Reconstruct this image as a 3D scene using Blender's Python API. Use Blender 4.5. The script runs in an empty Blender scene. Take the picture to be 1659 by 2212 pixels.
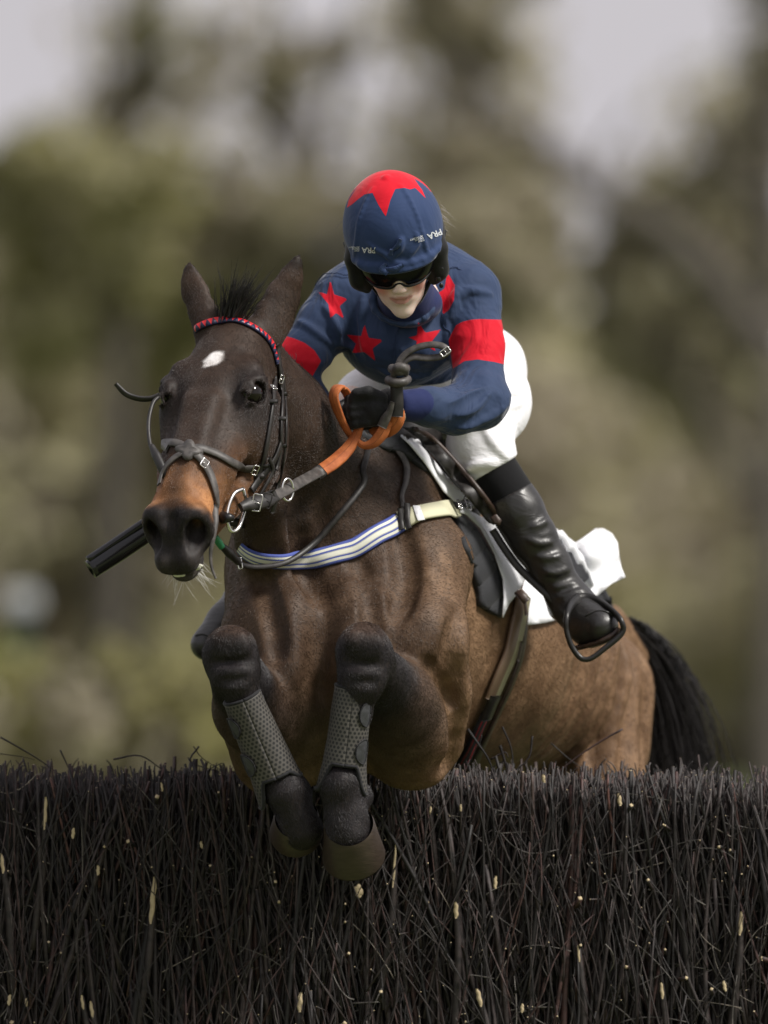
import bpy, math, random
import numpy as np
from mathutils import Vector, Matrix
from mathutils.bvhtree import BVHTree

# ------------------------------------------------------------------ camera, sky, sun, exposure
SC = bpy.context.scene
CAM_D = 25.0      # metres from the camera to the subject plane y = 0
CAM_Z = 1.52
HOR_V = 1450.0    # row (of 2212) at eye level
cam_d = bpy.data.cameras.new('camera'); cam = bpy.data.objects.new('camera', cam_d)
SC.collection.objects.link(cam); SC.camera = cam
cam.location = (0, -CAM_D, CAM_Z); cam.rotation_euler = (math.radians(90), 0, 0)
cam_d.sensor_fit = 'VERTICAL'; cam_d.sensor_height = 36.0
cam_d.lens = 36.0 * CAM_D / 2.212
cam_d.shift_y = (HOR_V - 1106.0) / 2212.0
cam_d.clip_start = 1.0; cam_d.clip_end = 2000
cam_d.dof.use_dof = True; cam_d.dof.focus_distance = CAM_D - 0.08
cam_d.dof.aperture_fstop = (cam_d.lens / 1000.0) / 0.142
SC.view_settings.view_transform = 'Standard'; SC.view_settings.look = 'None'
SC.view_settings.gamma = 1.0; SC.view_settings.exposure = 0.22
SUN_EL, SUN_AZ = 48.0, 117.0     # azimuth measured from +Y towards +X
SKY_ROT = math.radians(SUN_AZ)
W = bpy.data.worlds.new('World'); SC.world = W; W.use_nodes = True
nt = W.node_tree; nt.nodes.clear()
wo = nt.nodes.new('ShaderNodeOutputWorld'); bg = nt.nodes.new('ShaderNodeBackground')
sky = nt.nodes.new('ShaderNodeTexSky'); sky.sky_type = 'NISHITA'; sky.sun_disc = False
sky.sun_elevation = math.radians(SUN_EL); sky.sun_rotation = SKY_ROT
sky.dust_density = 4.0; sky.air_density = 1.5
tc = nt.nodes.new('ShaderNodeTexCoord'); nz = nt.nodes.new('ShaderNodeTexNoise')
nz.inputs['Scale'].default_value = 3.5; nz.inputs['Detail'].default_value = 5
nt.links.new(tc.outputs['Generated'], nz.inputs['Vector'])
cr = nt.nodes.new('ShaderNodeValToRGB')
cr.color_ramp.elements[0].position = .3; cr.color_ramp.elements[0].color = (4.3, 4.1, 4.4, 1)
cr.color_ramp.elements[1].position = .75; cr.color_ramp.elements[1].color = (7.4, 7.1, 7.5, 1)
nt.links.new(nz.outputs['Fac'], cr.inputs['Fac'])
mx = nt.nodes.new('ShaderNodeMix'); mx.data_type = 'RGBA'; mx.inputs[0].default_value = .9
nt.links.new(sky.outputs[0], mx.inputs[6]); nt.links.new(cr.outputs[0], mx.inputs[7])
nt.links.new(mx.outputs[2], bg.inputs[0]); bg.inputs[1].default_value = 0.1
nt.links.new(bg.outputs[0], wo.inputs[0])
sl = bpy.data.lights.new('sun', 'SUN'); so = bpy.data.objects.new('sun', sl); SC.collection.objects.link(so)
sl.energy = 3.9; sl.angle = math.radians(14); sl.color = (1.0, .96, .9)
e, a = math.radians(SUN_EL), math.radians(SUN_AZ)
sd = Vector((math.cos(e) * math.sin(a), math.cos(e) * math.cos(a), math.sin(e)))
so.rotation_euler = sd.to_track_quat('Z', 'Y').to_euler(); so.location = sd * 50 + Vector((0, 0, 0))
SC.cycles_curves.shape = 'RIBBONS'; SC.cycles.max_bounces = 6; SC.cycles.transparent_max_bounces = 12

# ------------------------------------------------------------------ helpers
rng = np.random.default_rng(7)
V3 = lambda *a: np.array(a, float)
def P(u, v, y=0.0):
    """a point of the place: column u, row v of a 1659 x 2212 frame, at depth y (metres behind the subject plane)"""
    s = (CAM_D + y) / CAM_D / 1000.0
    return V3((u - 829.5) * s, y, CAM_Z + (HOR_V - v) * s)
def UV(X):
    s = (CAM_D + X[:, 1]) / CAM_D / 1000.0
    return X[:, 0] / s + 829.5, HOR_V - (X[:, 2] - CAM_Z) / s
def unit(v): v = np.asarray(v, float); return v / (np.linalg.norm(v, axis=-1, keepdims=True) + 1e-12)
def sstep(a, b, x): t = np.clip((x - a) / (b - a), 0, 1); return t * t * (3 - 2 * t)

def vnoise(X, s, seed=0):
    r = np.random.default_rng(seed); K = r.normal(size=(14, 3)) * s; ph = r.uniform(0, 6.28, 14)
    return np.sin(X @ K.T + ph).sum(1) / 5.3

class SDF:
    def __init__(s): s.p = []
    def rc(s, a, b, ra, rb=None, k=.02, sub=False, flat=None):
        rb = ra if rb is None else rb
        a, b = np.asarray(a, float), np.asarray(b, float)
        s.p.append(('rc', a, b, ra, rb, k, sub, flat, (a + b) / 2, np.linalg.norm(a - b) / 2 + max(ra, rb)))
    def chain(s, pts, rad, k=.02, sub=False, flat=None):
        for i in range(len(pts) - 1): s.rc(pts[i], pts[i + 1], rad[i], rad[i + 1], k, sub, flat)
    def el(s, c, r, M=None, k=.02, sub=False):
        c = np.asarray(c, float); r = np.asarray(r, float)
        M = np.eye(3) if M is None else np.asarray(M, float)
        s.p.append(('el', c, r, M, None, k, sub, None, c, float(r.max())))
    def plane(s, c, n, k=.01):       # cuts away what lies on the side n points to
        s.p.append(('pl', np.asarray(c, float), unit(n), None, None, k, True, None, np.asarray(c, float), 1e9))
    def __call__(s, X):
        X = np.asarray(X, float); D = np.full(len(X), .15)
        for ty, a, b, c, d, k, sub, flat, cen, R in sorted(s.p, key=lambda q: q[6]):
            idx = np.nonzero(((X - cen) ** 2).sum(1) < (R + k + .06) ** 2)[0]
            if not len(idx): continue
            Q = X[idx]
            if ty == 'rc':
                A, B = a, b
                if flat is not None:
                    dr, f = flat; dr = unit(dr)
                    Q = Q + np.outer((Q - A) @ dr, dr) * (1 / f - 1); B = B + dr * ((B - A) @ dr) * (1 / f - 1)
                ab = B - A; t = np.clip(((Q - A) @ ab) / (ab @ ab + 1e-12), 0, 1)
                q = Q - A - t[:, None] * ab
                dd = np.sqrt((q * q).sum(1)) - (c + (d - c) * t)
            elif ty == 'el':
                L = (Q - a) @ c.T; k0 = np.sqrt(((L / b) ** 2).sum(1)); k1 = np.sqrt(((L / (b * b)) ** 2).sum(1)) + 1e-9
                dd = k0 * (k0 - 1) / k1
            else:
                dd = (Q - a) @ b        # signed, positive outside
                o = D[idx]; h = np.maximum(k - np.abs(o - dd), 0) / k
                D[idx] = np.maximum(o, dd) + h * h * k / 4; continue
            o = D[idx]
            if sub:
                dd = -dd; h = np.maximum(k - np.abs(o - dd), 0) / k; D[idx] = np.maximum(o, dd) + h * h * k / 4
            else:
                h = np.maximum(k - np.abs(o - dd), 0) / k; D[idx] = np.minimum(o, dd) - h * h * k / 4
        return D
    def grad(s, X, e=.002):
        G = np.stack([s(X + np.eye(3)[i] * e) - s(X - np.eye(3)[i] * e) for i in range(3)], 1)
        return G / (2 * e)
    def snap(s, X, off=0.0, it=6):
        X = np.array(X, float)
        for _ in range(it):
            g = s.grad(X); X -= (np.clip(s(X) - off, -.03, .03) / np.maximum((g * g).sum(1), .3))[:, None] * g
        return X, unit(s.grad(X))
    def bounds(s):
        lo = np.min([q[8] - q[9] for q in s.p if not q[6]], 0); hi = np.max([q[8] + q[9] for q in s.p if not q[6]], 0)
        return lo - .02, hi + .02

def polygonise(f, h, lo=None, hi=None, smooth=1):
    l, g = f.bounds(); lo = l if lo is None else np.asarray(lo, float); hi = g if hi is None else np.asarray(hi, float)
    nc = np.ceil((hi - lo) / (4 * h)).astype(int) + 1; n = nc * 4
    ii = np.stack(np.meshgrid(*[np.arange(m) for m in nc], indexing='ij'), -1).reshape(-1, 3)
    dc = f(lo + (ii * 4 + 1.5) * h)
    act = ii[np.abs(dc) < 4 * h * 1.5]
    D = np.repeat(np.repeat(np.repeat(dc.reshape(nc).astype(np.float32), 4, 0), 4, 1), 4, 2)
    o = np.stack(np.meshgrid(*[np.arange(4)] * 3, indexing='ij'), -1).reshape(-1, 3)
    fi = (act[:, None, :] * 4 + o[None]).reshape(-1, 3)
    for s0 in range(0, len(fi), 400000):
        q = fi[s0:s0 + 400000]; D[q[:, 0], q[:, 1], q[:, 2]] = f(lo + q * h)
    S = D < 0
    cnt = np.zeros(n - 1, np.uint8)
    for x in (0, 1):
        for y in (0, 1):
            for z in (0, 1): cnt += S[x:n[0] - 1 + x, y:n[1] - 1 + y, z:n[2] - 1 + z]
    C = np.argwhere((cnt > 0) & (cnt < 8)); del cnt
    idx = np.full(n - 1, -1, np.int32); idx[C[:, 0], C[:, 1], C[:, 2]] = np.arange(len(C))
    acc = np.zeros((len(C), 3)); num = np.zeros(len(C))
    cor = [(x, y, z) for x in (0, 1) for y in (0, 1) for z in (0, 1)]
    val = {c: D[C[:, 0] + c[0], C[:, 1] + c[1], C[:, 2] + c[2]].astype(float) for c in cor}
    for c in cor:
        for ax in range(3):
            if c[ax]: continue
            e = list(c); e[ax] = 1; e = tuple(e)
            a, b = val[c], val[e]; m = (a < 0) != (b < 0); t = np.where(m, a / np.where(a == b, 1, a - b), 0)
            p = np.tile(np.array(c, float), (len(C), 1)); p[:, ax] += t
            acc[m] += p[m]; num[m] += 1
    V = lo + (C + acc / num[:, None]) * h
    Fs = []
    for ax in range(3):
        b, c = (ax + 1) % 3, (ax + 2) % 3
        s0 = [slice(None)] * 3; s1 = [slice(None)] * 3; s0[ax] = slice(0, n[ax] - 1); s1[ax] = slice(1, n[ax])
        M = S[tuple(s0)] != S[tuple(s1)]; E = np.argwhere(M); E = E[(E[:, b] > 0) & (E[:, c] > 0) & (E[:, b] < n[b] - 1) & (E[:, c] < n[c] - 1)]
        inside = S[E[:, 0], E[:, 1], E[:, 2]]
        q = []
        for db, dc2 in ((-1, -1), (0, -1), (0, 0), (-1, 0)):
            k = E.copy(); k[:, b] += db; k[:, c] += dc2; q.append(idx[k[:, 0], k[:, 1], k[:, 2]])
        q = np.stack(q, 1); q = np.where(inside[:, None], q, q[:, ::-1]); Fs.append(q[(q >= 0).all(1)])
    F = np.concatenate(Fs)
    for _ in range(smooth):
        s = np.zeros_like(V); w = np.zeros(len(V))
        for i in range(4):
            a, b = F[:, i], F[:, (i + 1) % 4]
            for d in range(3): s[:, d] += np.bincount(a, V[b, d], len(V))
            w += np.bincount(a, minlength=len(V))
            for d in range(3): s[:, d] += np.bincount(b, V[a, d], len(V))
            w += np.bincount(b, minlength=len(V))
        V = V * .5 + .5 * s / np.maximum(w, 1)[:, None]
    return V, F

def mk(name, V, F, mat, parent=None, smooth=True, mi=None, uv=None, col=None, att=None):
    me = bpy.data.meshes.new(name); V = np.asarray(V, np.float32); F = np.asarray(F, np.int32)
    k = F.shape[1]
    me.vertices.add(len(V)); me.vertices.foreach_set('co', V.ravel())
    me.loops.add(F.size); me.loops.foreach_set('vertex_index', F.ravel())
    me.polygons.add(len(F)); me.polygons.foreach_set('loop_start', np.arange(len(F), dtype=np.int32) * k)
    try: me.polygons.foreach_set('loop_total', np.full(len(F), k, np.int32))
    except Exception: pass
    me.update(calc_edges=True)
    me.polygons.foreach_set('use_smooth', np.full(len(F), bool(smooth)))
    for m in (mat if isinstance(mat, (list, tuple)) else [mat]): me.materials.append(m)
    if mi is not None: me.polygons.foreach_set('material_index', np.asarray(mi, np.int32))
    if uv is not None:
        l = me.uv_layers.new(name='UVMap'); l.data.foreach_set('uv', np.asarray(uv, np.float32)[F.ravel()].ravel())
    if col is not None:
        c = me.color_attributes.new('coat', 'FLOAT_COLOR', 'POINT')
        c.data.foreach_set('color', np.concatenate([col, np.ones((len(V), 1))], 1).astype(np.float32).ravel())
    for n_, a_ in (att or {}).items():
        c = me.attributes.new(n_, 'FLOAT', 'POINT'); c.data.foreach_set('value', np.asarray(a_, np.float32))
    me.validate(); me.update()
    o = bpy.data.objects.new(name, me); SC.collection.objects.link(o)
    if parent is not None: o.parent = parent
    return o
def thing(name, label, cat, group=None, kind=None, ob=None):
    if ob is None:
        ob = bpy.data.objects.new(name, None); SC.collection.objects.link(ob); ob.empty_display_size = .1
    if label: ob['label'] = label
    if cat: ob['category'] = cat
    if group: ob['group'] = group
    if kind: ob['kind'] = kind
    return ob
def spline(pts, n=40):
    p = np.asarray(pts, float); p = np.vstack([2 * p[0] - p[1], p, 2 * p[-1] - p[-2]]); m = len(p) - 3
    out = []
    L = np.linspace(0, m - 1e-9, n)
    for t in L:
        i = int(t); f = t - i; a, b, c, d = p[i:i + 4]
        out.append(.5 * ((2 * b) + (-a + c) * f + (2 * a - 5 * b + 4 * c - d) * f * f + (-a + 3 * b - 3 * c + d) * f ** 3))
    return np.array(out)
def even(pts, n):
    p = np.asarray(pts, float); s = np.r_[0, np.cumsum(np.linalg.norm(np.diff(p, axis=0), axis=1))]
    t = np.linspace(0, s[-1], n); return np.stack([np.interp(t, s, p[:, i]) for i in range(p.shape[1])], 1)
def tubes(Pt, R, sides=4, cap=False):
    """Pt (N,n,3), R (N,n): N tubes in one go -> V, F(quads), UV(length 0..1, strand id)"""
    N, n, _ = Pt.shape
    T = unit(np.gradient(Pt, axis=1)); ref = np.tile(unit(np.cross(T[:, :1], unit(rng.normal(size=(N, 1, 3))))), (1, n, 1))
    A = unit(ref - T * (ref * T).sum(-1, keepdims=True)); B = np.cross(T, A)
    an = np.arange(sides) / sides * 2 * math.pi
    V = Pt[:, :, None, :] + R[:, :, None, None] * (A[:, :, None, :] * np.cos(an)[:, None] + B[:, :, None, :] * np.sin(an)[:, None])
    i = np.arange(N)[:, None, None] * n * sides + np.arange(n - 1)[None, :, None] * sides
    j = np.arange(sides)[None, None, :]; j2 = (j + 1) % sides
    F = np.stack([i + j, i + j2, i + sides + j2, i + sides + j], -1).reshape(-1, 4)
    U = np.stack([np.broadcast_to(np.linspace(0, 1, n)[None, :, None], (N, n, sides)), np.broadcast_to(((np.arange(N) * .61803) % 1)[:, None, None], (N, n, sides))], -1).reshape(-1, 2)
    capF = None
    if cap and sides == 4:
        b = np.arange(N) * n * sides + (n - 1) * sides; b0 = np.arange(N) * n * sides
        capF = np.stack([b, b + 1, b + 2, b + 3], 1); F0 = np.stack([b0 + 3, b0 + 2, b0 + 1, b0], 1)
        mi = np.r_[np.zeros(len(F)), np.ones(len(capF)), np.ones(len(F0))]
        return V.reshape(-1, 3), np.concatenate([F, capF, F0]), U, mi
    return V.reshape(-1, 3), F, U
def tube(name, pts, r, mat, parent=None, sides=12, n=None):
    p = np.asarray(pts, float)
    if n: p = even(spline(p, n * 3), n)
    rr = np.interp(np.linspace(0, 1, len(p)), np.linspace(0, 1, len(np.atleast_1d(r))), np.atleast_1d(r)) if np.ndim(r) else np.full(len(p), r)
    p2 = np.vstack([p[0] + (p[0] - p[1]) * 1e-3, p, p[-1] + (p[-1] - p[-2]) * 1e-3]); rr = np.r_[1e-5, rr, 1e-5]
    V, F, U = tubes(p2[None], rr[None], sides)
    return mk(name, V, F, mat, parent, uv=U)
def strap(name, pts, nrm, w, th, mat, parent=None, n=60, closed=False, taper=None):
    """a flat leather strip: centre line pts, outward normals nrm, width w, thickness th"""
    pts = np.asarray(pts, float); nrm = np.asarray(nrm, float)
    if nrm.ndim == 1: nrm = np.tile(nrm, (len(pts), 1))
    if n: both = even_sp(np.hstack([pts, nrm]), n); pts, nrm = both[:, :3], both[:, 3:]
    T = unit(np.gradient(pts, axis=0)); N = unit(nrm - T * (nrm * T).sum(1)[:, None]); B = np.cross(T, N)
    ww = np.full(len(pts), w / 2) if np.ndim(w) == 0 else np.interp(np.linspace(0, 1, len(pts)), np.linspace(0, 1, len(w)), w) / 2
    pr = [(-1, .1), (-.86, 1), (0, 1.12), (.86, 1), (1, .1), (.86, -.25), (0, -.25), (-.86, -.25)]
    V = np.stack([pts + B * (a * ww)[:, None] + N * th * b for a, b in pr], 1)
    m = len(pts); s = len(pr)
    F = [(i * s + j, i * s + (j + 1) % s, (i + 1) * s + (j + 1) % s, (i + 1) * s + j) for i in range(m - 1) for j in range(s)]
    for b, d in ((0, 1), ((m - 1) * s, -1)):
        for q in ((0, 1, 6, 7), (1, 2, 5, 6), (2, 3, 4, 5)):
            q = [b + x for x in q]; F.append(tuple(q[::d]))
    L = np.r_[0, np.cumsum(np.linalg.norm(np.diff(pts, axis=0), axis=1))]
    U = np.stack([np.repeat(L, s), np.tile([a for a, b in pr], m)], 1)
    return mk(name, V.reshape(-1, 3), np.array(F)[:, ::-1], mat, parent, uv=U)
def even_sp(p, n):
    q = spline(p, n * 3); s = np.r_[0, np.cumsum(np.linalg.norm(np.diff(q[:, :3], axis=0), axis=1))]
    t = np.linspace(0, s[-1], n); return np.stack([np.interp(t, s, q[:, i]) for i in range(q.shape[1])], 1)
def merge(parts):
    V, F, U, o = [], [], [], 0
    for p in parts: V.append(p[0]); F.append(p[1] + o); o += len(p[0])
    return np.concatenate(V), np.concatenate(F)

# ------------------------------------------------------------------ materials
class NT:
    def __init__(s, name):
        s.m = bpy.data.materials.new(name); s.m.use_nodes = True; s.t = s.m.node_tree; s.t.nodes.clear()
        s.o = s.n('ShaderNodeOutputMaterial'); s.b = s.n('ShaderNodeBsdfPrincipled'); s.l(s.b.outputs[0], s.o.inputs[0])
        s.geo = s.n('ShaderNodeNewGeometry'); s.tc = s.n('ShaderNodeTexCoord')
    def n(s, k, **kw):
        x = s.t.nodes.new(k)
        for a, b in kw.items(): setattr(x, a, b)
        return x
    def l(s, a, b): s.t.links.new(a, b)
    def put(s, sock, v):
        if hasattr(v, 'links') or isinstance(v, bpy.types.NodeSocket): s.l(v, sock)
        else: sock.default_value = v if not isinstance(v, tuple) or len(v) != 3 or sock.type != 'RGBA' else (*v, 1)
    def math(s, op, a, b=0.0, c=0.0, clamp=False):
        x = s.n('ShaderNodeMath', operation=op, use_clamp=clamp)
        for i, v in enumerate((a, b, c)): s.put(x.inputs[i], v)
        return x.outputs[0]
    def noise(s, scale, detail=3, rough=.5, stretch=None, dist=0, vec=None):
        v = vec if vec is not None else s.tc.outputs['Object']
        if stretch:
            mp = s.n('ShaderNodeMapping'); s.l(v, mp.inputs[0]); mp.inputs['Scale'].default_value = stretch; v = mp.outputs[0]
        x = s.n('ShaderNodeTexNoise'); s.l(v, x.inputs['Vector']); x.inputs['Scale'].default_value = scale
        x.inputs['Detail'].default_value = detail; x.inputs['Roughness'].default_value = rough; x.inputs['Distortion'].default_value = dist
        return x.outputs['Fac']
    def ramp(s, f, a, b, inv=False):
        x = s.n('ShaderNodeMapRange', interpolation_type='SMOOTHSTEP'); s.put(x.inputs[0], f); x.inputs[1].default_value = a; x.inputs[2].default_value = b
        if inv: x.inputs[3].default_value = 1; x.inputs[4].default_value = 0
        return x.outputs[0]
    def mix(s, f, a, b, mode='MIX'):
        x = s.n('ShaderNodeMix', data_type='RGBA', blend_type=mode); s.put(x.inputs[0], f); s.put(x.inputs[6], a); s.put(x.inputs[7], b); return x.outputs[2]
    def attr(s, n): return s.n('ShaderNodeAttribute', attribute_name=n)
    def bump(s, h, strength=.3, dist=.002, prev=None):
        x = s.n('ShaderNodeBump'); s.put(x.inputs['Height'], h); x.inputs['Strength'].default_value = strength; x.inputs['Distance'].default_value = dist
        if prev is not None: s.l(prev, x.inputs['Normal'])
        return x.outputs[0]
    def fin(s, col=None, rough=.5, normal=None, spec=None, metal=None, sheen=None, sub=None):
        if col is not None: s.put(s.b.inputs['Base Color'], col)
        s.put(s.b.inputs['Roughness'], rough)
        if normal is not None: s.l(normal, s.b.inputs['Normal'])
        if spec is not None: s.b.inputs['Specular IOR Level'].default_value = spec
        if metal is not None: s.b.inputs['Metallic'].default_value = metal
        if sheen is not None: s.b.inputs['Sheen Weight'].default_value = sheen; s.b.inputs['Sheen Roughness'].default_value = .4
        if sub is not None:
            s.b.inputs['Subsurface Weight'].default_value = sub; s.b.inputs['Subsurface Radius'].default_value = (.012, .004, .002); s.b.inputs['Subsurface Scale'].default_value = 1.0
        return s.m
def leather(name, c, rough=.42, var=.5, sc=60):
    t = NT(name); f = t.noise(sc, 4); g = t.noise(sc * 9, 2)
    col = t.mix(t.ramp(f, .35, .7), tuple(x * (1 - var * .5) for x in c), tuple(min(1, x * (1 + var)) for x in c))
    return t.fin(col, t.math('MULTIPLY_ADD', f, .25, rough - .1), t.bump(g, .35, .0008, t.bump(f, .3, .002)))
def metal(name, c, rough=.22):
    t = NT(name); return t.fin(c, rough, t.bump(t.noise(150, 3), .08, .001), metal=1.0)
def fabric(name, c, rough=.75, var=.12, fold=.5, weave=900, sheen=.15, fs=14, st=None):
    t = NT(name); f = t.noise(fs, 4, .55, dist=.6, stretch=st); w = t.noise(weave, 1)
    col = t.mix(t.noise(30, 3), tuple(x * (1 - var) for x in c), tuple(min(1, x * (1 + var)) for x in c))
    return t.fin(col, rough, t.bump(w, .18, .0006, t.bump(f, fold, .012)), sheen=sheen, spec=.2)
# ------------------------------------------------------------------ the horse
HM = np.array([[0.93198, -0.21494, -0.29190], [-0.36212, -0.58922, -0.72228], [0.01674, -0.77886, 0.62697]])
HS = 1.043; HO = P(491.4, 661, -.08)
def H(x, t, h): return HO + HM @ V3(x, t, h) * HS
def HL(X): return (X - HO) @ HM / HS     # world -> head coordinates
HROW = HM.T                               # rows: lateral, nose-ward, outward
SD = unit(V3(.925, -.38, 0)); FW = unit(V3(-.37, -.90, .22)); UP = np.cross(SD, FW); UP = UP if UP[2] > 0 else -UP
BM = np.array([SD, FW, UP])
hs = SDF()
# trunk
hs.el(P(728, 1370, .34), (.225, .22, .27), BM, k=.1)
hs.el(P(850, 1345, .64), (.245, .35, .325), BM, k=.09)
hs.el(P(975, 1385, .95), (.285, .40, .31), BM, k=.1)
hs.el(P(1080, 1410, 1.22), (.255, .30, .26), BM, k=.1)
hs.el(P(1160, 1485, 1.45), (.225, .28, .245), BM, k=.045)
hs.chain([P(838, 1000, .48), P(900, 1030, .66), P(1010, 1110, .98), P(1120, 1230, 1.25)], [.055, .06, .07, .07], k=.13)
# haunches and hind legs
hs.chain([P(1252, 1500, 1.42), P(1266, 1690, 1.38), P(1275, 1900, 1.55), P(1290, 2050, 1.85)], [.15, .125, .075, .045], k=.035)
hs.chain([P(1290, 2050, 1.85), P(1285, 2270, 2.0), P(1280, 2380, 2.1), P(1278, 2440, 2.12)], [.045, .034, .038, .04], k=.02)
hs.chain([P(1080, 1500, 1.55), P(1070, 1690, 1.5), P(1060, 1900, 1.66), P(1070, 2050, 1.96)], [.15, .125, .075, .045], k=.07)
hs.chain([P(1070, 2050, 1.96), P(1065, 2260, 2.12), P(1060, 2370, 2.22), P(1060, 2430, 2.24)], [.045, .034, .038, .04], k=.02)
hs.rc(P(1305, 1345, 1.62), P(1375, 1420, 1.68), .05, .028, k=.06)     # dock
for pts, r in (([(1300, 1310, 1.3), (1338, 1420, 1.3), (1335, 1560, 1.25), (1318, 1690, 1.2)], .010), ([(1262, 1380, 1.2), (1290, 1480, 1.2), (1275, 1600, 1.2), (1250, 1690, 1.2)], .009), ([(1350, 1400, 1.4), (1380, 1500, 1.4), (1388, 1640, 1.4)], .007)):
    A_, _ = hs.snap(spline([P(*p) for p in pts], 12), .0, 8); hs.chain(list(A_), list(r * (.3 + .7 * np.sin(np.linspace(.2, 2.9, 12)))), k=.03)
# neck
hs.chain([P(528, 805, .03), P(578, 915, .14), P(642, 1040, .28), P(705, 1155, .38), P(745, 1270, .45)], [.090, .118, .145, .182, .22], k=.05)
hs.chain([P(570, 812, .05), P(632, 897, .18), P(712, 968, .34), P(835, 1003, .48)], [.045, .046, .048, .05], k=.07)
hs.chain([P(560, 1060, .02), P(585, 1150, .14), P(600, 1240, .2)], [.05, .06, .07], k=.07)
# shoulders, breast, forearms
hs.chain([P(840, 1060, .47), P(900, 1220, .33), P(893, 1390, .17)], [.075, .105, .115], k=.07)
hs.chain([P(893, 1390, .17), P(915, 1500, .22), P(898, 1585, .26)], [.105, .10, .105], k=.035)
hs.chain([P(650, 1080, .5), P(600, 1230, .34), P(582, 1370, .18)], [.075, .09, .1], k=.07)
hs.chain([P(582, 1370, .18), P(580, 1500, .2), P(592, 1600, .28)], [.09, .085, .085], k=.045)
hs.el(P(768, 1400, .12), (.098, .085, .15), BM, k=.035)
hs.el(P(622, 1400, .10), (.088, .085, .15), BM, k=.035)
hs.rc(P(745, 1520, .16), P(735, 1640, .24), .075, .06, k=.04); hs.rc(P(640, 1520, .14), P(660, 1640, .24), .07, .06, k=.04)
hs.rc(P(688, 1310, .03), P(686, 1580, .06), .018, .020, k=.06, sub=True)
for pts, r, kk in (([(990, 1330), (978, 1420), (990, 1500), (988, 1600), (960, 1690)], .016, .05), ([(925, 1430), (955, 1470), (975, 1520)], .006, .03), ([(640, 1075), (655, 1180), (680, 1290)], .010, .05), ([(860, 1130), (880, 1240), (860, 1330)], .006, .05), ([(770, 1200), (800, 1290), (800, 1370)], .005, .04), ([(560, 1240), (590, 1330), (600, 1420)], .006, .04)):
    A_ = np.array([P(u, v, .1) for u, v in pts]); A_ = spline(A_, 10)
    for q in range(10):
        Y_ = np.arange(-.3, 1.1, .01); U_, V_ = UV(A_[q:q + 1]); X_ = np.array([P(U_[0], V_[0], y) for y in Y_]); D_ = hs(X_); k_ = np.nonzero(D_ < .002)[0]; A_[q] = X_[k_[0]] if len(k_) else A_[q]
    hs.chain(list(A_), list(r * .6 * (.3 + .7 * np.sin(np.linspace(.2, 2.9, 10)))), k=kk, sub=True)
# leg to the camera's left
hs.chain([P(505, 1440, -.17), P(545, 1530, .06), P(598, 1625, .27)], [.054, .080, .100], k=.03)
hs.el(P(499, 1412, -.20), (.0575, .05, .062), k=.02); hs.el(P(505, 1455, -.21), (.05, .04, .05), k=.02)
hs.el(P(478, 1418, -.19), (.035, .04, .045), k=.02); hs.rc(P(462, 1432, -.24), P(535, 1428, -.245), .004, k=.022, sub=True); hs.el(P(482, 1385, -.235), (.022, .014, .020), k=.02); hs.el(P(520, 1388, -.235), (.018, .014, .022), k=.02); hs.rc(P(480, 1472, -.25), P(528, 1466, -.25), .004, k=.02, sub=True)
hs.chain([P(512, 1465, -.2), P(535, 1530, -.19), P(595, 1665, -.13)], [.044, .034, .033], k=.02)
hs.chain([P(595, 1665, -.15), P(618, 1705, -.15)], [.036, .046], k=.02); hs.el(P(640, 1712, -.12), (.035, .035, .03), k=.02)
hs.chain([P(618, 1715, -.15), P(650, 1790, -.13)], [.040, .046], k=.02)
# leg to the camera's right
hs.chain([P(795, 1440, -.16), P(850, 1515, .06), P(886, 1600, .24)], [.058, .090, .108], k=.025)
hs.el(P(785, 1410, -.20), (.060, .052, .066), k=.02); hs.el(P(783, 1462, -.21), (.05, .04, .055), k=.02)
hs.el(P(812, 1425, -.18), (.035, .04, .045), k=.02); hs.rc(P(745, 1432, -.25), P(825, 1436, -.245), .004, k=.022, sub=True); hs.el(P(765, 1382, -.245), (.020, .014, .022), k=.02); hs.el(P(806, 1388, -.24), (.022, .014, .020), k=.02); hs.rc(P(755, 1472, -.255), P(808, 1474, -.25), .004, k=.02, sub=True)
hs.chain([P(780, 1470, -.2), P(765, 1540, -.19), P(738, 1660, -.15)], [.045, .034, .033], k=.02)
hs.chain([P(738, 1660, -.17), P(737, 1692, -.18)], [.036, .045], k=.02); hs.el(P(765, 1720, -.14), (.04, .04, .035), k=.02)
hs.chain([P(737, 1700, -.18), P(752, 1800, -.17)], [.040, .052], k=.02)
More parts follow.
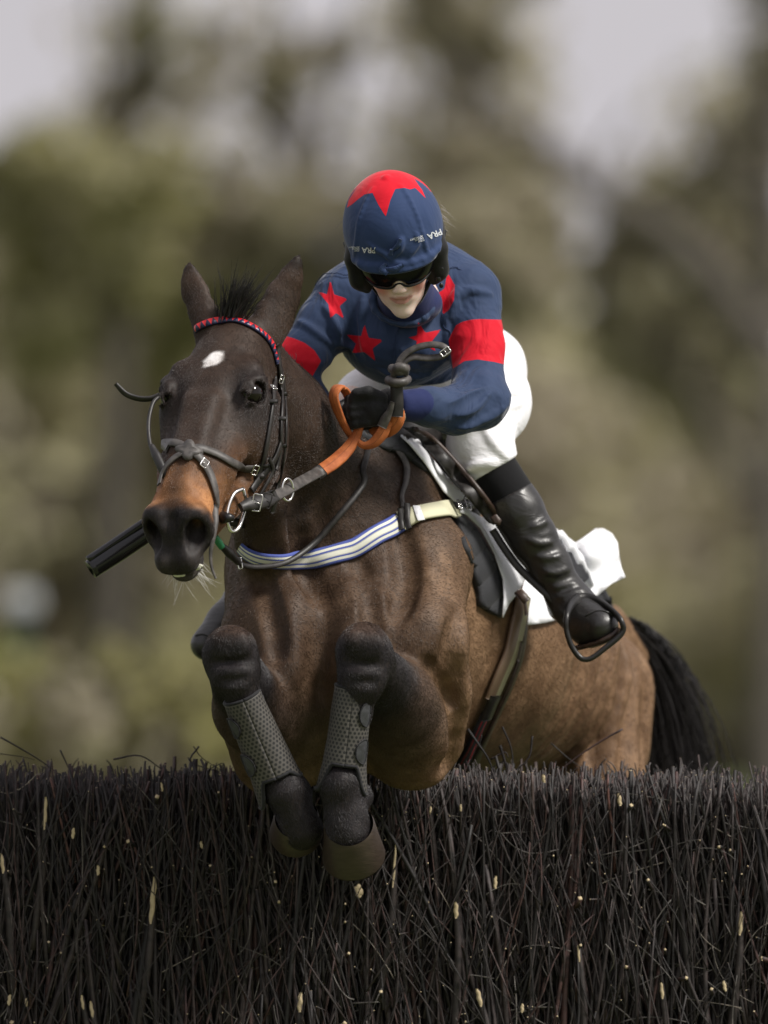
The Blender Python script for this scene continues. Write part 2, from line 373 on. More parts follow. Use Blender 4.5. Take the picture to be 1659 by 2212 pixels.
# head
hs.el(H(0, .10, -.085), (.078, .13, .08), HROW, k=.03)
hs.el(H(0, .165, -.062), (.098, .11, .062), HROW, k=.03)
hs.el(H(0, .06, -.12), (.07, .09, .09), HROW, k=.05)
for sx in (-1, 1):
    hs.rc(H(.078 * sx, .150, -.035), H(.090 * sx, .190, -.040), .022, .020, k=.035)       # brow
    hs.el(H(.086 * sx, .208, -.060), (.029, .042, .035), HROW, k=.02)
    hs.el(H(.086 * sx, .225, -.115), (.030, .085, .060), HROW, k=.03)
    hs.el(H(.070 * sx, .125, -.045), (.02, .035, .02), HROW, k=.03, sub=True) if False else None
    hs.el(H(.074 * sx, .215, -.165), (.045, .115, .105), HROW, k=.035)                    # jowl
    hs.chain([H(.055 * sx, .30, -.20), H(.04 * sx, .40, -.155), H(.028 * sx, .52, -.115)], [.045, .032, .026], k=.03)
    hs.chain([H(.045 * sx, .24, -.085), H(.035 * sx, .38, -.07), H(.026 * sx, .48, -.06)], [.055, .042, .036], k=.03)
    hs.chain([H(.086 * sx, .25, -.085), H(.068 * sx, .33, -.085), H(.052 * sx, .40, -.085)], [.014, .013, .008], k=.02)
    hs.el(H(.088 * sx, .135, -.075), (.02, .03, .02), HROW, k=.03, sub=True)
    # nostril: a rim round a deep hollow
    ring = [H(sx * (.0415 + .0225 * math.cos(q) - .007 * math.sin(q)) , .548 - .012 * math.sin(q) - .016 * math.cos(q), -.058 + .036 * math.sin(q)) for q in np.linspace(0, 2 * math.pi, 13)]
    hs.chain(ring, [.0105] * 13, k=.012)
    hs.el(H(.038 * sx, .52, -.055), (.027, .05, .036), HROW, k=.025)
    hs.el(H(.0455 * sx, .572, -.056), (.0205, .052, .030), HROW, k=.010, sub=True)
hs.chain([H(0, .20, -.05), H(0, .38, -.045), H(0, .50, -.045)], [.052, .042, .036], k=.03)
hs.rc(H(-.02, .25, -.012), H(-.015, .47, -.018), .018, .012, k=.03); hs.rc(H(.02, .25, -.012), H(.015, .47, -.018), .018, .012, k=.03)
hs.chain([H(0, .40, -.09), H(0, .50, -.085)], [.055, .045], k=.04)
hs.el(H(0, .545, -.085), (.042, .052, .05), HROW, k=.03)
hs.rc(H(-.018, .598, -.10), H(.018, .598, -.10), .030, .030, k=.03)       # upper lip
hs.el(H(0, .57, -.145), (.036, .045, .026), HROW, k=.02)                  # chin
hs.chain([H(0, .560, -.022), H(0, .598, -.05), H(0, .622, -.09)], [.010, .010, .006], k=.03, sub=True)
hs.chain([H(-.045, .545, -.128), H(-.02, .605, -.133), H(.02, .605, -.133), H(.045, .545, -.128), H(.05, .50, -.12)], [.0035, .005, .005, .005, .003], k=.006, sub=True)
# eyes
for sx in (-1, 1):
    hs.el(H(.1015 * sx, .205, -.040), (.022, .0265, .0245), HROW, k=.006, sub=True)
    EL_ = lambda dx, dt, dh: H(sx * (.0930 + dx), .205 + dt * 1.05, -.042 + dh * 1.05)
    hs.chain([EL_(.010, -.028, -.016), EL_(.019, -.017, .002), EL_(.014, .002, .021), EL_(.004, .020, .026), EL_(-.004, .034, .020)], [.003, .0042, .0048, .0036, .0022], k=.006)
    hs.chain([EL_(.010, -.028, -.016), EL_(.021, -.008, -.018), EL_(.020, .014, -.010), EL_(.010, .028, .006), EL_(-.004, .034, .020)], [.0025, .003, .003, .003, .002], k=.006)
    e = [H(sx * .104, .160, -.056), H(sx * .104, .176, -.032), H(sx * .090, .200, -.014), H(sx * .080, .222, -.010)]
    hs.chain(e, [.003, .004, .004, .002], k=.022)
# ears
EB = V3(0, -1, .1)
ear_r = [P(458, 715, -.06), P(438, 672, -.045), P(421, 632, -.03), P(413, 603, -.03), P(409, 580, -.03), P(410, 567, -.03)]
hs.chain(ear_r, [.042, .030, .028, .020, .009, .002], k=.014, flat=(V3(.25, 1, 0), .5))
hs.chain([P(476, 690, -.085), P(462, 650, -.075), P(442, 612, -.062)], [.012, .020, .008], k=.008, sub=True)
ear_l = [P(572, 725, -.04), P(592, 685, -.02), P(612, 640, -.01), P(630, 598, -.01), P(641, 568, -.01), P(646, 549, -.01)]
hs.chain(ear_l, [.044, .044, .038, .026, .012, .002], k=.014, flat=(V3(-.5, 1, 0), .5))
hs.chain([P(606, 692, -.068), P(630, 640, -.058), P(641, 598, -.042)], [.015, .021, .009], k=.008, sub=True)

HV, HF = polygonise(hs, .005, smooth=1)
# coat colours (bay, black points, tan muzzle, star; tones also shift with position)
L = HL(HV); u_, v_ = UV(HV); N_ = len(HV)
brown = V3(.232, .140, .078); dark = V3(.038, .0235, .0165); black = V3(.013, .011, .012); tan = V3(.36, .165, .065)
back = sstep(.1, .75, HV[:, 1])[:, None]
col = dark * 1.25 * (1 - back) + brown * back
ly = HV[:, 2] - P(0, 1300, 0)[2]                         # breast and shoulder turn browner below the withers
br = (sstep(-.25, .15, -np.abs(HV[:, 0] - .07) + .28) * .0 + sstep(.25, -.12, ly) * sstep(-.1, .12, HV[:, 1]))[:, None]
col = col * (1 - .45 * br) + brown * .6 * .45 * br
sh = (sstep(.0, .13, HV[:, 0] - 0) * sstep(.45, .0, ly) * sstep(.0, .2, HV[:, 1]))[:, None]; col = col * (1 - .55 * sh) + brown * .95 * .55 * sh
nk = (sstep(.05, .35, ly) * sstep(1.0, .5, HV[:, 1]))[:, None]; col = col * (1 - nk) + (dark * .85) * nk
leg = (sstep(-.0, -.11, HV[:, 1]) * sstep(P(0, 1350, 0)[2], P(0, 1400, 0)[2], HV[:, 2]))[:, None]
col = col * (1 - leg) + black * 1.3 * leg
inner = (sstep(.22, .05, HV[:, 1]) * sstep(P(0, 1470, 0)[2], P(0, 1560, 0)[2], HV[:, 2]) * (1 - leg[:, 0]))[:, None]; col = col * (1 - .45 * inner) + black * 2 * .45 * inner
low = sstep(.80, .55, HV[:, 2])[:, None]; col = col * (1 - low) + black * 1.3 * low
ishead = (L[:, 1] > -.05) & (L[:, 1] < .72) & (L[:, 2] > -.32) & (np.abs(L[:, 0]) < .16) & (HV[:, 1] < .12) & (HV[:, 2] > P(0, 1275, 0)[2])
x, t, h = L.T
hc = np.tile(dark * .95, (N_, 1)); 
f = (sstep(.28, .36, t) * sstep(-.02, -.09, h) * .55)[:, None]; hc = hc * (1 - f) + tan * .55 * f
f = (sstep(.36, .47, t + .012 * vnoise(L, 60, 3)) * (.75 - .35 * sstep(.03, .0, np.abs(x))))[:, None]; hc = hc * (1 - f) + tan * .62 * f
f = (sstep(.42, .49, t) * sstep(.010, .04, np.abs(x)) * sstep(-.12, -.05, h) * .85)[:, None]; hc = hc * (1 - f) + tan * 1.1 * f
f = (sstep(.498, .540, t + .006 * vnoise(L, 150, 6) - .25 * np.maximum(0, -.02 - h) * 0 + .12 * np.maximum(0, -.05 - h)))[:, None]; hc = hc * (1 - f) + V3(.012, .010, .0105) * f
f = (sstep(.09, .05, np.sqrt((np.abs(x) - .1) ** 2 + (t - .2) ** 2 + (h + .06) ** 2)) * .75)[:, None]; hc = hc * (1 - f) + V3(.016, .013, .013) * f
f = (sstep(.55, .60, t) * sstep(-.10, -.135, h))[:, None]; hc = hc * (1 - f) + V3(.05, .042, .038) * f
sx_, st_ = x - .004 + (t - .142) * .35, t - .142; f = sstep(1.2, .7, np.sqrt((sx_ / .0185) ** 2 + (st_ / .024) ** 2) + .20 * vnoise(L, 160, 9))[:, None] * (h > -.03)[:, None]; hc = hc * (1 - f) + V3(.66, .64, .63) * f
mz = (sstep(.52, .55, t) * (.5 + .5 * vnoise(L, 50, 51)).clip(0, 1) * sstep(-.03, -.10, h))[:, None]; hc = hc * (1 - .6 * mz) + V3(.045, .038, .034) * .6 * mz
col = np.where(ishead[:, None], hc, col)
earm = ((v_ < 640) & (HV[:, 1] < .2) & (u_ < 700))[:, None]; col = np.where(earm, dark * (.45 + .95 * sstep(565, 600, v_) - .45 * sstep(605, 640, v_))[:, None], col)
# small soft irregularities of skin over muscle
hn = unit(hs.grad(HV, .006))
bodyw = sstep(-.05, .15, HV[:, 1]) * (~ishead)
HV = HV + hn * (vnoise(HV, 16, 3) * .0040 + (.35 - np.abs(vnoise(HV * V3(1, 1, .8), 26, 33))) * .0026 * sstep(.9, .5, HV[:, 1]) + vnoise(HV * V3(1, 1, .5), 55, 5) * .0012)[:, None] * bodyw[:, None] + hn * (vnoise(HV * V3(1, 1, .6), 70, 15) * .0014 * leg[:, 0] + vnoise(HV, 60, 16) * .0008 * ishead)[:, None]
# ribs show faintly behind the girth
ribs = np.sin(((HV - P(985, 1400, .9)) @ FW) * 2 * math.pi / .066) * sstep(.95, 1.1, HV[:, 1] + .3 * (HV[:, 0])) * sstep(1.45, 1.2, HV[:, 1]) * sstep(.1,.2,HV[:, 0]) * (.6 + .5 * vnoise(HV, 9, 31)) * sstep(P(0, 1330, 1)[2], P(0, 1400, 1)[2], HV[:, 2])
HV = HV + hn * (ribs * .0120)[:, None]
t = NT('bay_coat'); ca = t.attr('coat')
hair = t.noise(260, 3, .6, stretch=(1, 1, .25)); mid = t.noise(22, 4, .6); big = t.noise(5, 3)
wr = t.attr('skin').outputs['Fac']
c1 = t.mix(t.ramp(mid, .3, .75), (.62, .58, .54), (1.3, 1.32, 1.34)); c2 = t.mix(1.0, ca.outputs[0], c1, 'MULTIPLY')
c3 = t.mix(t.math('MULTIPLY', t.ramp(hair, .45, .8), .10), c2, (.20, .14, .10))
vn = t.noise(4.5, 2.5, .55, dist=.8); vein = t.ramp(t.math('ABSOLUTE', t.math('SUBTRACT', vn, .5)), .0, .02, inv=True)
vn2 = t.noise(9, 3, .6, dist=1.2, stretch=(1, 1, 1.8)); v2 = t.ramp(t.math('ABSOLUTE', t.math('SUBTRACT', vn2, .47)), .0, .016, inv=True)
hgt = t.math('MULTIPLY', t.math('ADD', vein, t.math('MULTIPLY', v2, .8)), wr)
nrm = t.bump(hair, .22, .0012, t.bump(hgt, .22, .003, t.bump(mid, .35, .005)))
M_COAT = t.fin(c3, t.math('MULTIPLY_ADD', mid, .2, .46), nrm, spec=.2)
skin = bodyw * sstep(.9, .6, HV[:, 1]) * (1 - leg[:, 0] * .8)
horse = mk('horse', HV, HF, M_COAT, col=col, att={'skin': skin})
thing('horse', 'dark bay horse with a small white star jumping over the brush fence', 'horse', ob=horse)
print('horse verts', N_)
M_HOOF = NT('hoof_horn')
t = M_HOOF; M_HOOF = t.fin(t.mix(t.noise(40, 4, stretch=(1, 1, 4)), (.016, .011, .008), (.055, .039, .028)), .42, t.bump(t.noise(60, 4, stretch=(1, 1, 6)), .3, .002))
M_HAIR = NT('black_hair'); t = M_HAIR; M_HAIR = t.fin(t.mix(t.noise(80, 2), (.008, .007, .008), (.03, .026, .026)), .42, spec=.5)
M_GREYHAIR = NT('grey_hair'); t = M_GREYHAIR; M_GREYHAIR = t.fin((.30, .27, .24), .5)
M_WHITEHAIR = NT('white_hair'); t = M_WHITEHAIR; M_WHITEHAIR = t.fin((.72, .70, .68), .6)
def hoof(c0, c1, r0, r1, toe, parent):
    """horn box from the coronet ring at c0 to the ground ring at c1, open side of the heel away from toe"""
    ax = unit(c1 - c0); A = unit(toe - ax * (toe @ ax)); B = np.cross(ax, A); n = 40; V = []
    prof = [(0, 1.0, 0), (.08, 1.03, 0), (.5, 1.0, 0), (.95, 1.0, 0), (1, .97, 0), (1.0, .8, 0), (.9, .05, 0)]
    for tt, m, _ in prof:
        for i in range(n):
            q = 2 * math.pi * i / n; r = (r0 + (r1 - r0) * tt) * m
            fl = 1.0 if math.cos(q) > -.3 else 1 - .18 * ((-math.cos(q) - .3) / .7)
            slope = -.35 * (1 - tt) * r0 * (1 - math.cos(q)) * .5
            hump = .02 * (1 - tt) * (math.cos(q) - 1) * .5
            V.append(c0 + (c1 - c0) * tt + A * math.cos(q) * r * fl * 1.08 + B * math.sin(q) * r + ax * hump)
    V = np.array(V); m = len(prof)
    F = [(i * n + j, i * n + (j + 1) % n, (i + 1) * n + (j + 1) % n, (i + 1) * n + j) for i in range(m - 1) for j in range(n)]
    return mk('hoof', V, np.array(F), M_HOOF, parent)
hoof(P(640, 1768, -.14), P(640, 1800, -.085), .046, .058, V3(-.15, -1, -.3), horse)
hoof(P(755, 1788, -.18), P(765, 1853, -.12), .0525, .069, V3(-.05, -1, -.3), horse)
hoof(P(1278, 2425, 2.12), P(1274, 2480, 2.1), .045, .06, V3(-.3, -1, 0), horse); hoof(P(1060, 2415, 2.24), P(1056, 2470, 2.2), .045, .06, V3(-.3, -1, 0), horse)
t = NT('foam'); M_FOAM = t.fin((.70, .69, .58), .5, t.bump(t.noise(200, 3), .6, .002))
# eyes
t = NT('horse_eye'); M_EYE = t.fin((.006, .004, .003), .03, spec=.4)
def ball(name, c, r, M, mat, parent, nu=24, nv=16, **kw):
    r = np.atleast_1d(r) * np.ones(3); V = []
    for i in range(nv + 1):
        for j in range(nu): a, b = math.pi * i / nv, 2 * math.pi * j / nu; V.append((math.sin(a) * math.cos(b), math.sin(a) * math.sin(b), math.cos(a)))
    V = c + (np.array(V) * r) @ M
    F = [(i * nu + j, (i + 1) * nu + j, (i + 1) * nu + (j + 1) % nu, i * nu + (j + 1) % nu) for i in range(nv) for j in range(nu)]
    return mk(name, V, F, mat, parent, **kw)
for a_, b_, r_ in ((.028, .592, .0085), (.036, .580, .007), (-.006, .612, .0075), (.004, .611, .006), (.018, .604, .005), (-.022, .606, .005)):
    p_, n_2 = hs.snap(H(a_, b_, -.132)[None], .0); ball('mouth_foam', p_[0], (r_ * 1.4, r_ * .6, r_ * .7), HROW, M_FOAM, horse, 14, 9)
for sx in (-1, 1): ball('eye', H(.0872 * sx, .2055, -.0405), (.0265, .0265, .0265), HROW, M_EYE, horse)
# hair: strands grown in bulk
def strands(name, roots, dirs, length, r0, mat, parent, n=7, droop=(0, 0, -1), bend=.3, jit=.25, sides=3):
    N = len(roots); t = np.linspace(0, 1, n)[None, :, None]; L_ = (length * (1 + jit * rng.normal(size=N)))[:, None, None]
    D = unit(dirs + jit * .6 * rng.normal(size=(N, 3))); K = rng.normal(size=(N, 3)) * .15
    Pt = roots[:, None, :] + L_ * (D[:, None, :] * t + (np.asarray(droop, float) * bend + K[:, None, :]) * t * t)
    R = r0 * (1 - .85 * np.linspace(0, 1, n))[None, :] * np.ones((N, 1))
    V, F, U = tubes(Pt, R, sides); return mk(name, V, F, mat, parent, uv=U)
q = rng.normal(size=(260, 3)) * V3(.013, .009, .006)
roots = P(503, 684, -.075) + q
dirs = unit(V3(.34, .15, 1) + np.c_[q[:, 0] * 10, -.3 + q[:, 1] * 8, q[:, 2] * 4])
strands('forelock', roots, dirs, .072, .0016, M_HAIR, horse, droop=(.3, -.2, .1), bend=.3, jit=.22)
# the short coat itself, one hair at a time, growing the way a horse's coat lies
def fur(name, V, F, col, N, keep, length, parent, mat, flow):
    A, B, C, D = V[F[:, 0]], V[F[:, 1]], V[F[:, 2]], V[F[:, 3]]; ar = np.linalg.norm(np.cross(C - A, D - B), axis=1) * keep((A + C) / 2)
    k = rng.choice(len(F), N, p=ar / ar.sum()); a, b = rng.uniform(size=(2, N, 1)); Q = lambda X: X[F[k, 0]] * (1 - a) * (1 - b) + X[F[k, 1]] * a * (1 - b) + X[F[k, 2]] * a * b + X[F[k, 3]] * (1 - a) * b
    R = Q(V); cc = Q(col); nn = unit(np.cross(C - A, D - B))[k]; nn = nn * np.where((np.sum(nn * unit(hs.grad(R, .004)), 1) < 0)[:, None], -1, 1)
    fl = flow(R); fl = fl + .18 * rng.normal(size=(N, 3)) + .5 * np.stack([vnoise(R, 25, 40), vnoise(R, 25, 41), vnoise(R, 25, 42)], 1); fl = unit(fl - nn * (fl * nn).sum(1)[:, None])
    L_ = (length(R) * rng.uniform(.6, 1.3, N))[:, None]
    pts = np.stack([R - nn * .0005, R + (fl * .5 + nn * .11) * L_, R + (fl * 1.0 + nn * .13) * L_], 1)
    cu = bpy.data.hair_curves.new(name); cu.add_curves([3] * N)
    cu.attributes['position'].data.foreach_set('vector', pts.astype(np.float32).ravel()) if 'position' in cu.attributes else cu.points.foreach_set('position', pts.astype(np.float32).ravel())
    rd = cu.attributes.get('radius') or cu.attributes.new('radius', 'FLOAT', 'POINT'); rd.data.foreach_set('value', np.tile(np.array([.00030, .00024, .00006], np.float32), N))
    cc = cc * rng.uniform(.82, 1.2, (N, 1)); ca_ = cu.attributes.new('coat', 'FLOAT_COLOR', 'POINT')
    ca_.data.foreach_set('color', np.repeat(np.concatenate([cc, np.ones((N, 1))], 1), 3, 0).astype(np.float32).ravel())
    cu.materials.append(mat); o = bpy.data.objects.new(name, cu); SC.collection.objects.link(o); o.parent = parent; o['kind'] = 'stuff'; return o
t = NT('coat_hair'); M_FUR = t.fin(t.attr('coat').outputs[0], .32, spec=.5)
def flow(R):
    l_ = HL(R); hd = (l_[:, 1] > -.03) & (R[:, 1] < .1) & (R[:, 2] > P(0, 1275, 0)[2]) & (np.abs(l_[:, 0]) < .16)
    f = -FW * 1.0 + V3(0, 0, -.8); f = np.tile(f, (len(R), 1)); lg = sstep(.05, -.05, R[:, 1])[:, None]; f = f * (1 - lg) + V3(.05, .1, -1) * lg
    return np.where(hd[:, None], HM[:, 1] + V3(0, 0, 0), f)
cen_keep = lambda C: np.where((C[:, 2] > .9) & (C[:, 1] < 1.8), 1.0, .05) * 1.0 * np.where(C[:, 1] < 0, 1.6, 1)
def flen(R): l_ = HL(R); return np.where((R[:, 1] < .1) & (R[:, 2] > P(0, 1275, 0)[2]), .0055 - .003 * sstep(.45, .55, l_[:, 1]), .0070)
fur('short_coat', HV, HF, col, 420000, cen_keep, flen, horse, M_FUR, flow)
# whiskers
q = np.array([[rng.uniform(-.04, .045), rng.uniform(.56, .60), -.15] for _ in range(42)])
pts, nn = hs.snap(np.array([H(*z) for z in q]), 0)
strands('whiskers', pts, unit(nn + V3(0, 0, -.6)), .034, .0006, M_WHITEHAIR, horse, n=6, droop=(.3, 0, -.2), bend=.5, jit=.4)
# mane lies on the far side; a ridge of short plaited hair tops the crest
cl = even(spline([P(545, 735, .05), P(590, 765, .10), P(640, 835, .2), P(700, 890, .3), P(765, 935, .40)], 50), 60)
pts, nn = hs.snap(np.repeat(cl, 26, 0) + rng.normal(size=(60 * 26, 3)) * .008 + V3(.0, 0, .01), 0)
strands('mane', pts, unit(nn + V3(-.2, .5, .2)), .030, .0012, M_HAIR, horse, n=5, droop=(-.5, .5, -.4), bend=.8, jit=.3)
# tail
N = 2600; t_ = np.linspace(0, 1, 16)
base = even(spline([P(1340, 1345, 1.66), P(1382, 1410, 1.76), P(1412, 1520, 1.85), P(1425, 1680, 1.92), P(1445, 1860, 1.96), P(1440, 2050, 2.0)], 60), 16)
off = rng.normal(size=(N, 3)) * V3(.045, .045, .02); wave = rng.normal(size=(N, 2)); spread = rng.uniform(.3, 1.0, N) ** .5
Pt = base[None] + off[:, None, :] * (.25 + 1.1 * np.sin(t_ * 2.0) ** 1.0)[None, :, None]
clump = rng.integers(0, 60, N); cw = rng.normal(size=(60, 4))[clump]; off = None
Pt[:, :, 0] += .014 * wave[:, :1] * np.sin(t_ * 7 + wave[:, 1:] * 3) + .030 * cw[:, :1] * np.sin(t_ * 4 + cw[:, 1:2] * 2) * t_ + (rng.uniform(size=(N, 1)) < .05) * np.abs(rng.normal(size=(N, 1))) * .07 * t_ ** 1.5
Pt[:, :, 1] += .02 * cw[:, 2:3] * t_
s_end = rng.uniform(.55, 1, N)[:, None]
Pt = np.stack([np.array([np.interp(t_ * s_end[i, 0], t_, Pt[i, :, k]) for i in range(N)]) for k in range(3)], -1)
V, F, U = tubes(Pt, np.full((N, 16), .0016) * (1 - .7 * t_)[None], 3); mk('tail', V, F, M_HAIR, horse)
# ------------------------------------------------------------------ setting: ground, wood, trees, far hedge
t = NT('grass_ground'); n1 = t.noise(.35, 4); n2 = t.noise(9, 4)
c_ = t.mix(t.ramp(n1, .35, .65), (.075, .105, .03), (.15, .17, .055)); c_ = t.mix(t.math('MULTIPLY', t.ramp(n2, .4, .7), .5), c_, (.05, .06, .02))
M_GRASS = t.fin(c_, .9, t.bump(n2, .6, .05))
n = 60; gx = np.linspace(-1, 1, n); gx = np.sign(gx) * np.abs(gx) ** 2.2 * 900
X, Y = np.meshgrid(gx, gx + 100, indexing='ij'); Z = np.zeros_like(X)
V = np.stack([X, Y, Z], -1).reshape(-1, 3); i = np.arange(n - 1)[:, None] * n + np.arange(n - 1)[None]
F = np.stack([i, i + n, i + n + 1, i + 1], -1).reshape(-1, 4)
g = mk('ground', V, F, M_GRASS); g['kind'] = 'structure'
t = NT('grass_blades'); M_BLADE = t.fin(t.mix(t.noise(.8, 3), (.05, .085, .018), (.16, .19, .06)), .7)
def leafmat(name, c0, c1):
    t = NT(name); c = t.mix(t.ramp(t.noise(.5, 3), .3, .7), c0, c1); c = t.mix(t.ramp(t.noise(6, 2), .3, .7), c, tuple(x * .75 for x in c0))
    t.fin(c, .75, spec=.1); tr = t.n('ShaderNodeBsdfTranslucent'); t.put(tr.inputs[0], c); m = t.n('ShaderNodeMixShader'); m.inputs[0].default_value = .5
    t.l(t.b.outputs[0], m.inputs[1]); t.l(tr.outputs[0], m.inputs[2]); t.l(m.outputs[0], t.o.inputs[0]); return t.m
M_LEAFO = leafmat('olive_leaves', (.50, .47, .29), (.70, .66, .42))
M_LEAFB = leafmat('brown_twigs', (.43, .38, .29), (.60, .55, .43))
M_LEAFD = leafmat('dull_green_leaves', (.44, .42, .27), (.58, .55, .36))
M_LEAFG = leafmat('hedge_leaves', (.30, .29, .12), (.52, .48, .24))
t = NT('tree_bark'); M_BARK = t.fin(t.mix(t.noise(6, 4, stretch=(1, 1, .3)), (.05, .044, .036), (.11, .095, .08)), .9, t.bump(t.noise(14, 4, stretch=(1, 1, .2)), .8, .03))
def leaves(centers, radii, count, size, flat=.8):
    """leaf faces scattered through a set of clumps"""
    centers = np.asarray(centers, float); radii = np.asarray(radii, float)
    w = radii ** 2.2; k = rng.choice(len(centers), count, p=w / w.sum())
    d = unit(rng.normal(size=(count, 3))) * (rng.uniform(0, 1, (count, 1)) ** .45); d[:, 2] *= flat
    C = centers[k] + d * radii[k][:, None] * (1 + .25 * rng.normal(size=(count, 1)))
    A = unit(rng.normal(size=(count, 3))); B = unit(np.cross(A, rng.normal(size=(count, 3)))); s = size * rng.uniform(.6, 1.4, (count, 1))
    V = np.stack([C - A * s, C + B * s * .55, C + A * s, C - B * s * .55], 1).reshape(-1, 3)
    return V, np.arange(count * 4).reshape(-1, 4)
# the wood that closes the view, about 140 m off
cs, rs = [], []
for k in range(520):
    x = rng.uniform(-42, 42); y = rng.uniform(128, 152); r = rng.uniform(1.1, 2.3)
    top = 7.7 + .9 * math.sin(x * .55 + 1) + .6 * math.sin(x * 1.3); z = rng.uniform(.3, max(1.5, top - r)) if k % 3 else rng.uniform(.2, 3.5)
    cs.append((x, y, z)); rs.append(r)
for k in range(46):
    cs.append(P(rng.uniform(-80, 520), rng.uniform(540, 900), 136 + rng.uniform(-3, 3))); rs.append(1.0)
V, F = leaves(cs, rs, 165000, .27); mi = (vnoise(V[::4], .55, 11) + .5 * vnoise(V[::4] * V3(1, .3, 1), 1.6, 4) > 0).astype(int) + (vnoise(V[::4], .45, 21) > .75)
V_t, F_t = leaves([P(u, v, 135) for u, v in zip(np.r_[rng.uniform(180, 1180, 60), rng.uniform(1380, 1700, 12), rng.uniform(-40, 200, 8)], np.r_[rng.uniform(-60, 480, 60), rng.uniform(180, 480, 12), rng.uniform(320, 480, 8)])], np.full(80, .75), 2600, .15)
mi = np.r_[mi, rng.integers(0, 2, len(F_t))]; F = np.concatenate([F, F_t + len(V)]); V = np.concatenate([V, V_t])
V_o, F_o = leaves([(rng.choice([-1, 1]) * rng.uniform(38, 130), rng.uniform(120, 160), rng.uniform(.3, 8)) for _ in range(500)], rng.uniform(1.5, 3.5, 500), 42000, .6)
mi = np.r_[mi, rng.integers(0, 3, len(F_o))]; F = np.concatenate([F, F_o + len(V)]); V = np.concatenate([V, V_o])
wood = mk('wood', V, F, [M_LEAFO, M_LEAFB, M_LEAFD], smooth=False, mi=mi); wood['kind'] = 'stuff'; wood['label'] = 'blurred olive and brown wood closing the view'
# single taller trees in front of and above it
def tree(label, base, top, crowns, mats, limbs, count, size, lean=0):
    root = thing('tree', label, 'tree', 'tall trees behind the course'); b = np.array(base, float); root.location = b
    segs = []
    tr = spline([b, b + (np.array(top) - b) * .5 + V3(lean, 0, 0), top], 12); segs.append((tr, np.linspace(.26, .09, 12)))
    for l, r in limbs: segs.append((spline(l, 12), np.linspace(r, r * .35, 12)))
    for (c, r) in crowns:
        c = np.asarray(c, float); k = rng.integers(4, 11); a = segs[0][0][k]; segs.append((spline([a, (a + c) / 2 + V3(0, 0, .25), c], 12), np.linspace(.10, .02, 12)))
        for q in range(5):
            e = c + unit(rng.normal(size=3)) * r * .9; segs.append((spline([c, (c + e) / 2 + rng.normal(size=3) * .08, e], 12), np.linspace(.035, .006, 12)))
    V, F, U = tubes(np.array([s[0] for s in segs]) - b, np.array([s[1] for s in segs]), 7)
    mk('trunk', V, F, M_BARK, root)
    sub, sr = [], []
    for c, r in crowns:
        for q in range(9): sub.append(np.asarray(c) + unit(rng.normal(size=3)) * r * rng.uniform(.2, .95)); sr.append(r * rng.uniform(.3, .6))
    V, F = leaves(sub, sr, count, size); mk('crown', V - b, F, mats, root, smooth=False, mi=rng.integers(0, len(mats), len(F)))
Y0 = 112
def cl(*a): return [(P(u, v, Y0 + dy), r * .00548) for u, v, r, dy in a]
G0 = V3(1, 1, 0)
tree('tall pale olive tree at the left of the photo, above the white board', P(230, 1450, Y0) * G0, P(280, 40, Y0),
     cl((300, 50, 75, 0), (300, 180, 80, 1), (240, 250, 70, 1), (180, 360, 130, 0), (330, 380, 110, -1), (50, 420, 130, 1), (330, -120, 110, 0), (200, -250, 150, 0), (230, 520, 190, 0), (60, 600, 190, 2), (400, 620, 190, 2)), [M_LEAFO, M_LEAFO, M_LEAFG], [], 8200, .15)
tree('grey brown tree with thin crown above the horse and left of the jockey', P(640, 1450, Y0 + 4) * G0, P(640, 60, Y0 + 4),
     cl((600, 120, 90, 0), (480, 90, 60, 2), (740, 100, 60, 2), (430, 200, 45, 0), (480, 460, 110, 2), (740, 450, 120, 0), (600, 480, 110, 0), (600, -140, 160, 0), (800, -200, 140, 0), (560, 600, 220, 1), (770, 620, 200, 1)), [M_LEAFB, M_LEAFD, M_LEAFB], [], 6800, .13)
tree('dark tree directly behind and above the jockey helmet', P(1010, 1450, Y0 + 2) * G0, P(990, -60, Y0 + 2),
     cl((950, 30, 90, 0), (1040, 110, 80, 1), (985, 200, 70, 0), (975, 330, 90, 0), (1080, 330, 70, 0), (890, 400, 110, 0), (1120, -90, 120, 0), (900, -160, 130, 0), (980, 540, 200, 0), (1180, 500, 120, 0)), [M_LEAFD, M_LEAFB, M_LEAFB], [], 8600, .14)
tree('dark tree at the right edge with one long bare limb reaching left', P(1660, 1450, Y0 - 4) * G0, P(1680, 120, Y0 - 4),
     cl((1600, 330, 110, 0), (1500, 420, 110, 1), (1390, 480, 110, 0), (1700, 200, 110, 0), (1560, 620, 190, 0), (1340, 620, 170, 1), (1450, 760, 180, 0), (1800, 0, 200, 0), (1620, 900, 200, 0)), [M_LEAFD, M_LEAFB],
     [([P(1650, 760, Y0 - 4), P(1480, 540, Y0 - 4.5), P(1320, 430, Y0 - 5), P(1130, 290, Y0 - 5), P(965, 130, Y0 - 5)], .27), ([P(1320, 425, Y0 - 5), P(1300, 330, Y0 - 5), P(1370, 230, Y0 - 5)], .07), ([P(1640, 500, Y0 - 4), P(1560, 330, Y0 - 5), P(1480, 250, Y0 - 5)], .10)], 9000, .15)
